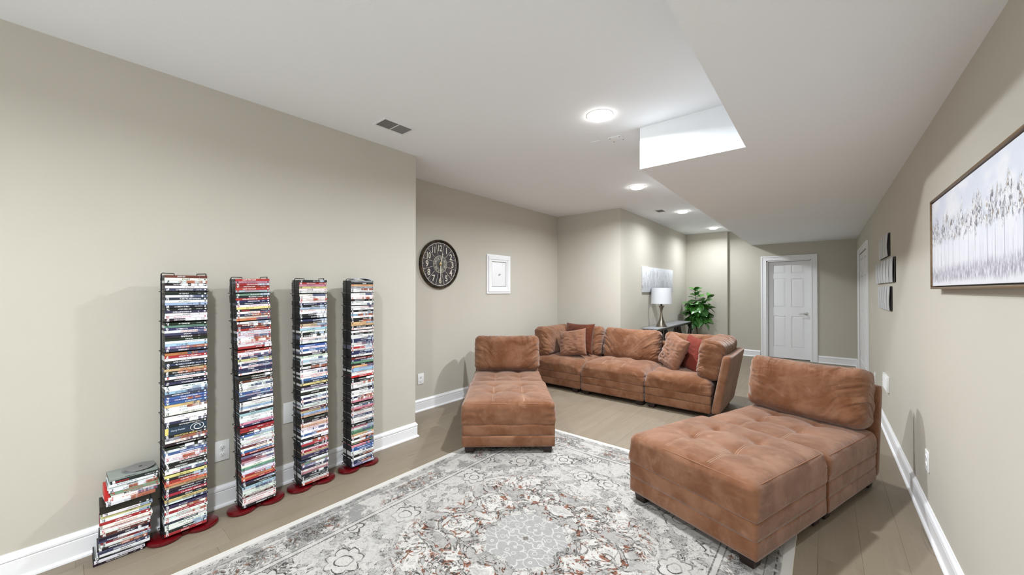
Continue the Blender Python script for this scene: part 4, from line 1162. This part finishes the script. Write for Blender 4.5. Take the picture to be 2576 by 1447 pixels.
# ------------------------------------------------------------------ three canvases above the console table (face +x)
def mk_streaks():
    t = NT('grey_streak_canvas'); r = t.objinfo('Random'); v = t.xyz()
    x = t.add(v[0], t.mul(r, 9.0)); y = v[1]
    c = t.mix(t.ss(y, .20, -.05), (0.70, 0.72, 0.76, 1), (0.58, 0.59, 0.62, 1))
    s = t.noise(t.vec(t.mul(x, 46.0), t.mul(y, 5.0)), 1.0, 3, .7); k = t.mul(t.ss(s, .50, .64), t.ss(t.m('ABSOLUTE', y), .21, .10))
    c = t.mix(t.mul(k, .75), c, (0.14, 0.14, 0.16, 1))
    f = t.noise(t.vec(t.mul(x, 40.0), t.mul(y, 40.0)), 1.0, 3, .7); m = t.mul(t.ss(f, .5, .6), t.ss(t.m('ABSOLUTE', t.add(y, .02)), .12, .06))
    c = t.mix(t.mul(m, .7), c, (0.80, 0.80, 0.82, 1))
    t.col(c).rough(.6); t.bump(f, .003, .4); return t.mat
M_STRK = mk_streaks()
for i, (a, c, lab) in enumerate(((6.535, 7.085, 'left'), (7.10, 7.67, 'middle'), (7.685, 8.225, 'right'))):
    o = obj('canvas_panel', box_mesh(-(c - a) / 2, (c - a) / 2, -.228, .228, 0, .026, bevel=.003), M_STRK, None, (XM, (a + c) / 2, 1.605)); o.rotation_euler = (PI / 2, 0, PI / 2)
    tag(o, f'{lab} panel of the grey streaked canvas triptych above the console table', 'canvas art', 'triptych canvases')

# ------------------------------------------------------------------ console table with crossed metal legs
TZ, TX0, TX1, TY0, TY1 = .755, -2.44, -2.165, 6.50, 8.60
ct = thing('console_table', 'narrow console table with grey top and dark V-braced metal legs', 'table', ((TX0 + TX1) / 2, (TY0 + TY1) / 2, 0))
hx_, hy_ = (TX1 - TX0) / 2, (TY1 - TY0) / 2
def mk_grey_wood():
    t = NT('weathered_grey_wood'); n = t.noise(t.scale(t.coord(), (30, 3, 1)), 1.0, 4, .6)
    t.col(t.mix(n, (0.22, 0.225, 0.235, 1), (0.40, 0.41, 0.42, 1))).rough(.35); return t.mat
obj('table_top', box_mesh(-hx_, hx_, -hy_, hy_, TZ - .018, TZ, bevel=.002), mk_grey_wood(), ct)
M_IRON = plain('bronze_iron', (0.035, 0.026, 0.022, 1), .4, .6, var=.2)
b = MB()
for s in (-1, 1):
    b.bar((s * (hx_ - .012), -hy_, TZ - .032), (s * (hx_ - .012), hy_, TZ - .032), .024, .028); b.bar((-hx_, s * (hy_ - .012), TZ - .032), (hx_, s * (hy_ - .012), TZ - .032), .024, .028)
obj('apron', b.mesh(), M_IRON, ct)
for sy in (-1, -.03, .14, 1):
    for sx in (-1, 1):
        obj('leg', MB().bar((sx * (hx_ - .013), sy * (hy_ - .013), 0), (sx * (hx_ - .013), sy * (hy_ - .013), TZ - .02), .026, .026).mesh(), M_IRON, ct)
for sx in (-1, 1):
    for y0, y1 in ((-hy_, -.03 * hy_), (.14 * hy_, hy_)):
        m_ = (y0 + y1) / 2
        obj('brace', MB().bar((sx * (hx_ - .013), y0 + .05, TZ - .04), (sx * (hx_ - .013), m_ - .1, .06), .018, .018).mesh(), M_IRON, ct)
        obj('brace', MB().bar((sx * (hx_ - .013), y1 - .05, TZ - .04), (sx * (hx_ - .013), m_ + .1, .06), .018, .018).mesh(), M_IRON, ct)
for sy in (-1, 1):
    obj('brace', MB().bar((-hx_ + .03, sy * (hy_ - .013), TZ - .04), (0, sy * (hy_ - .013), .06), .018, .018).mesh(), M_IRON, ct)
    obj('brace', MB().bar((hx_ - .03, sy * (hy_ - .013), TZ - .04), (0, sy * (hy_ - .013), .06), .018, .018).mesh(), M_IRON, ct)

# ------------------------------------------------------------------ table lamp
lp = thing('table_lamp', 'bronze hourglass table lamp with white drum shade on the console table', 'lamp', (-2.258, 6.95, TZ))
M_BRZ = plain('brushed_bronze', (0.30, 0.262, 0.21, 1), .27, .9, var=.12)
obj('lamp_body', MB().lathe([(.03, 0), (.095, .0), (.096, .006), (.088, .02), (.066, .06), (.042, .12), (.026, .18), (.018, .235), (.0165, .26), (.021, .30), (.033, .345), (.047, .375), (.048, .38), (.02, .382)], 40).mesh(smooth=True), M_BRZ, lp)
obj('lamp_neck', MB().lathe([(.016, .38), (.016, .425), (.009, .43), (.009, .62)], 16).mesh(smooth=True), M_BLACK, lp)
def mk_shade():
    t = NT('white_linen_shade'); n = t.noise(t.scale(t.coord(), (200, 200, 60)), 1.0, 2)
    t.col(t.mix(n, (0.66, 0.67, 0.70, 1), (0.74, 0.75, 0.78, 1))).rough(.85); t.set('Transmission Weight', 0.0); return t.mat
M_SHADE = mk_shade()
sh = MB(); n = 48
for rr, zz in ((.172, .41), (.163, .70)): pass
sh.lathe([(.176, .415), (.178, .415), (.168, .700), (.166, .700)], n, ring=True)
sm = sh.mesh(smooth=True)
obj('lamp_shade', sm, M_SHADE, lp)
sp = MB()
for a in (0, 120, 240): sp.tube([(0, 0, .62), (.166 * math.cos(R(a)), .166 * math.sin(R(a)), .69)], .0025, 6)
obj('shade_spider', sp.mesh(), M_BLACK, lp)

# ------------------------------------------------------------------ fiddle-leaf fig
pl = thing('fiddle_leaf_fig', 'green fiddle-leaf fig on a thin stem in the far corner', 'plant', (-2.12, 8.86, 0))
obj('pot', MB().lathe([(.02, 0), (.11, 0), (.135, .24), (.14, .25), (.128, .25), (.122, .22), (.01, .215)], 32).mesh(smooth=True), plain('dark_pot', (.05, .05, .055, 1), .5), pl)
M_BARK = plain('brown_bark', (0.09, 0.055, 0.035, 1), .8, var=.25, sc=40)
stem = [(0, 0, .21), (.015, .0, .4), (-.012, .01, .6), (-.005, 0, .8), (-.012, .01, 1.0), (-.02, 0, 1.2), (-.03, -.01, 1.42)]
obj('stem', MB().tube(stem, [.011, .010, .010, .009, .008, .006, .004], 8).mesh(smooth=True), M_BARK, pl)
br = [(-.01, 0, .86), (.10, -.05, 1.0), (.19, -.08, 1.16), (.235, -.09, 1.28)]
obj('branch', MB().tube(br, [.007, .006, .005, .003], 7).mesh(smooth=True), M_BARK, pl)
def mk_leaf():
    t = NT('fig_leaf'); r = t.objinfo('Random'); v = t.xyz()
    ax = t.m('ABSOLUTE', v[0])
    vein = t.ss(t.m('ABSOLUTE', t.sub(t.m('FRACT', t.mul(t.sub(v[1], t.mul(ax, .7)), 7.0)), .5)), .09, .03)
    mid = t.ss(ax, .020, .008)
    c = t.mix(t.m('FRACT', t.mul(r, 7.7)), (0.026, 0.125, 0.018, 1), (0.085, 0.29, 0.036, 1))
    c = t.mix(t.mul(t.mx(t.mul(vein, .5), mid), .6), c, (0.22, 0.36, 0.14, 1))
    t.col(c).rough(.30).set('Specular IOR Level', .6); t.bump(vein, .004, .4)
    return t.mat
M_LEAF = mk_leaf()
def leaf_mesh(curl):
    N, K = 10, 6; vs = []; fs = []
    for i in range(N + 1):
        s = i / N
        wd = .5 * (.46 * math.sin(PI * min(1, s * 1.05)) ** .8 * (1 + .75 * s)) * (.9 + .12 * math.sin(s * 9)) * .92
        if s < .04 or s > .985: wd = .012
        for k_ in range(K + 1):
            q = 2 * k_ / K - 1
            vs.append((wd * q * 1.3, s, -.9 * curl * s * s + .16 * abs(q) ** 1.5 * wd + .02 * math.sin(s * 13 + q * 2)))
    for i in range(N):
        for k_ in range(K):
            a = i * (K + 1) + k_; fs.append((a, a + 1, a + K + 2, a + K + 1))
    me = bpy.data.meshes.new('leaf'); me.from_pydata(vs, [], fs); me.shade_smooth(); me.materials.append(M_LEAF); return me
LM = [leaf_mesh(c) for c in (.15, .35, .6)]
rl = random.Random(21)
def leaf(p, az, el, size, k_=None):
    if p[0] - math.sin(az) * size < -.30: az = -az
    o = bpy.data.objects.new('leaf', LM[rl.randrange(3) if k_ is None else k_]); link(o, pl)
    o.location = p; o.rotation_euler = Euler((el, rl.uniform(-.5, .5), az), 'XYZ'); o.scale = (size, size, size)
for i in range(84):
    z_ = .78 + .40 * (i / 83.0); az = i * 2.39996 + rl.uniform(-.3, .3)
    leaf((.035 * math.sin(-az) + rl.uniform(-.03, .03), .035 * math.cos(az), z_ + rl.uniform(-.03, .03)), az, rl.uniform(-.75, .45), rl.uniform(.23, .33))
for i in range(7):
    az = i * 2.4; leaf((-.02, 0, 1.23 + .02 * i), az, .15 + .1 * i, .20 - .008 * i, 0)
for i in range(5):
    az = i * 2.4 + .4; leaf((-.03, -.01, 1.39 + .008 * i), az, .55, .16, 0)
for i in range(9):
    s_ = i / 8; p = Vector(br[1]).lerp(Vector(br[3]), s_); leaf(p, i * 2.4, .2 + .5 * s_, .17, 0)
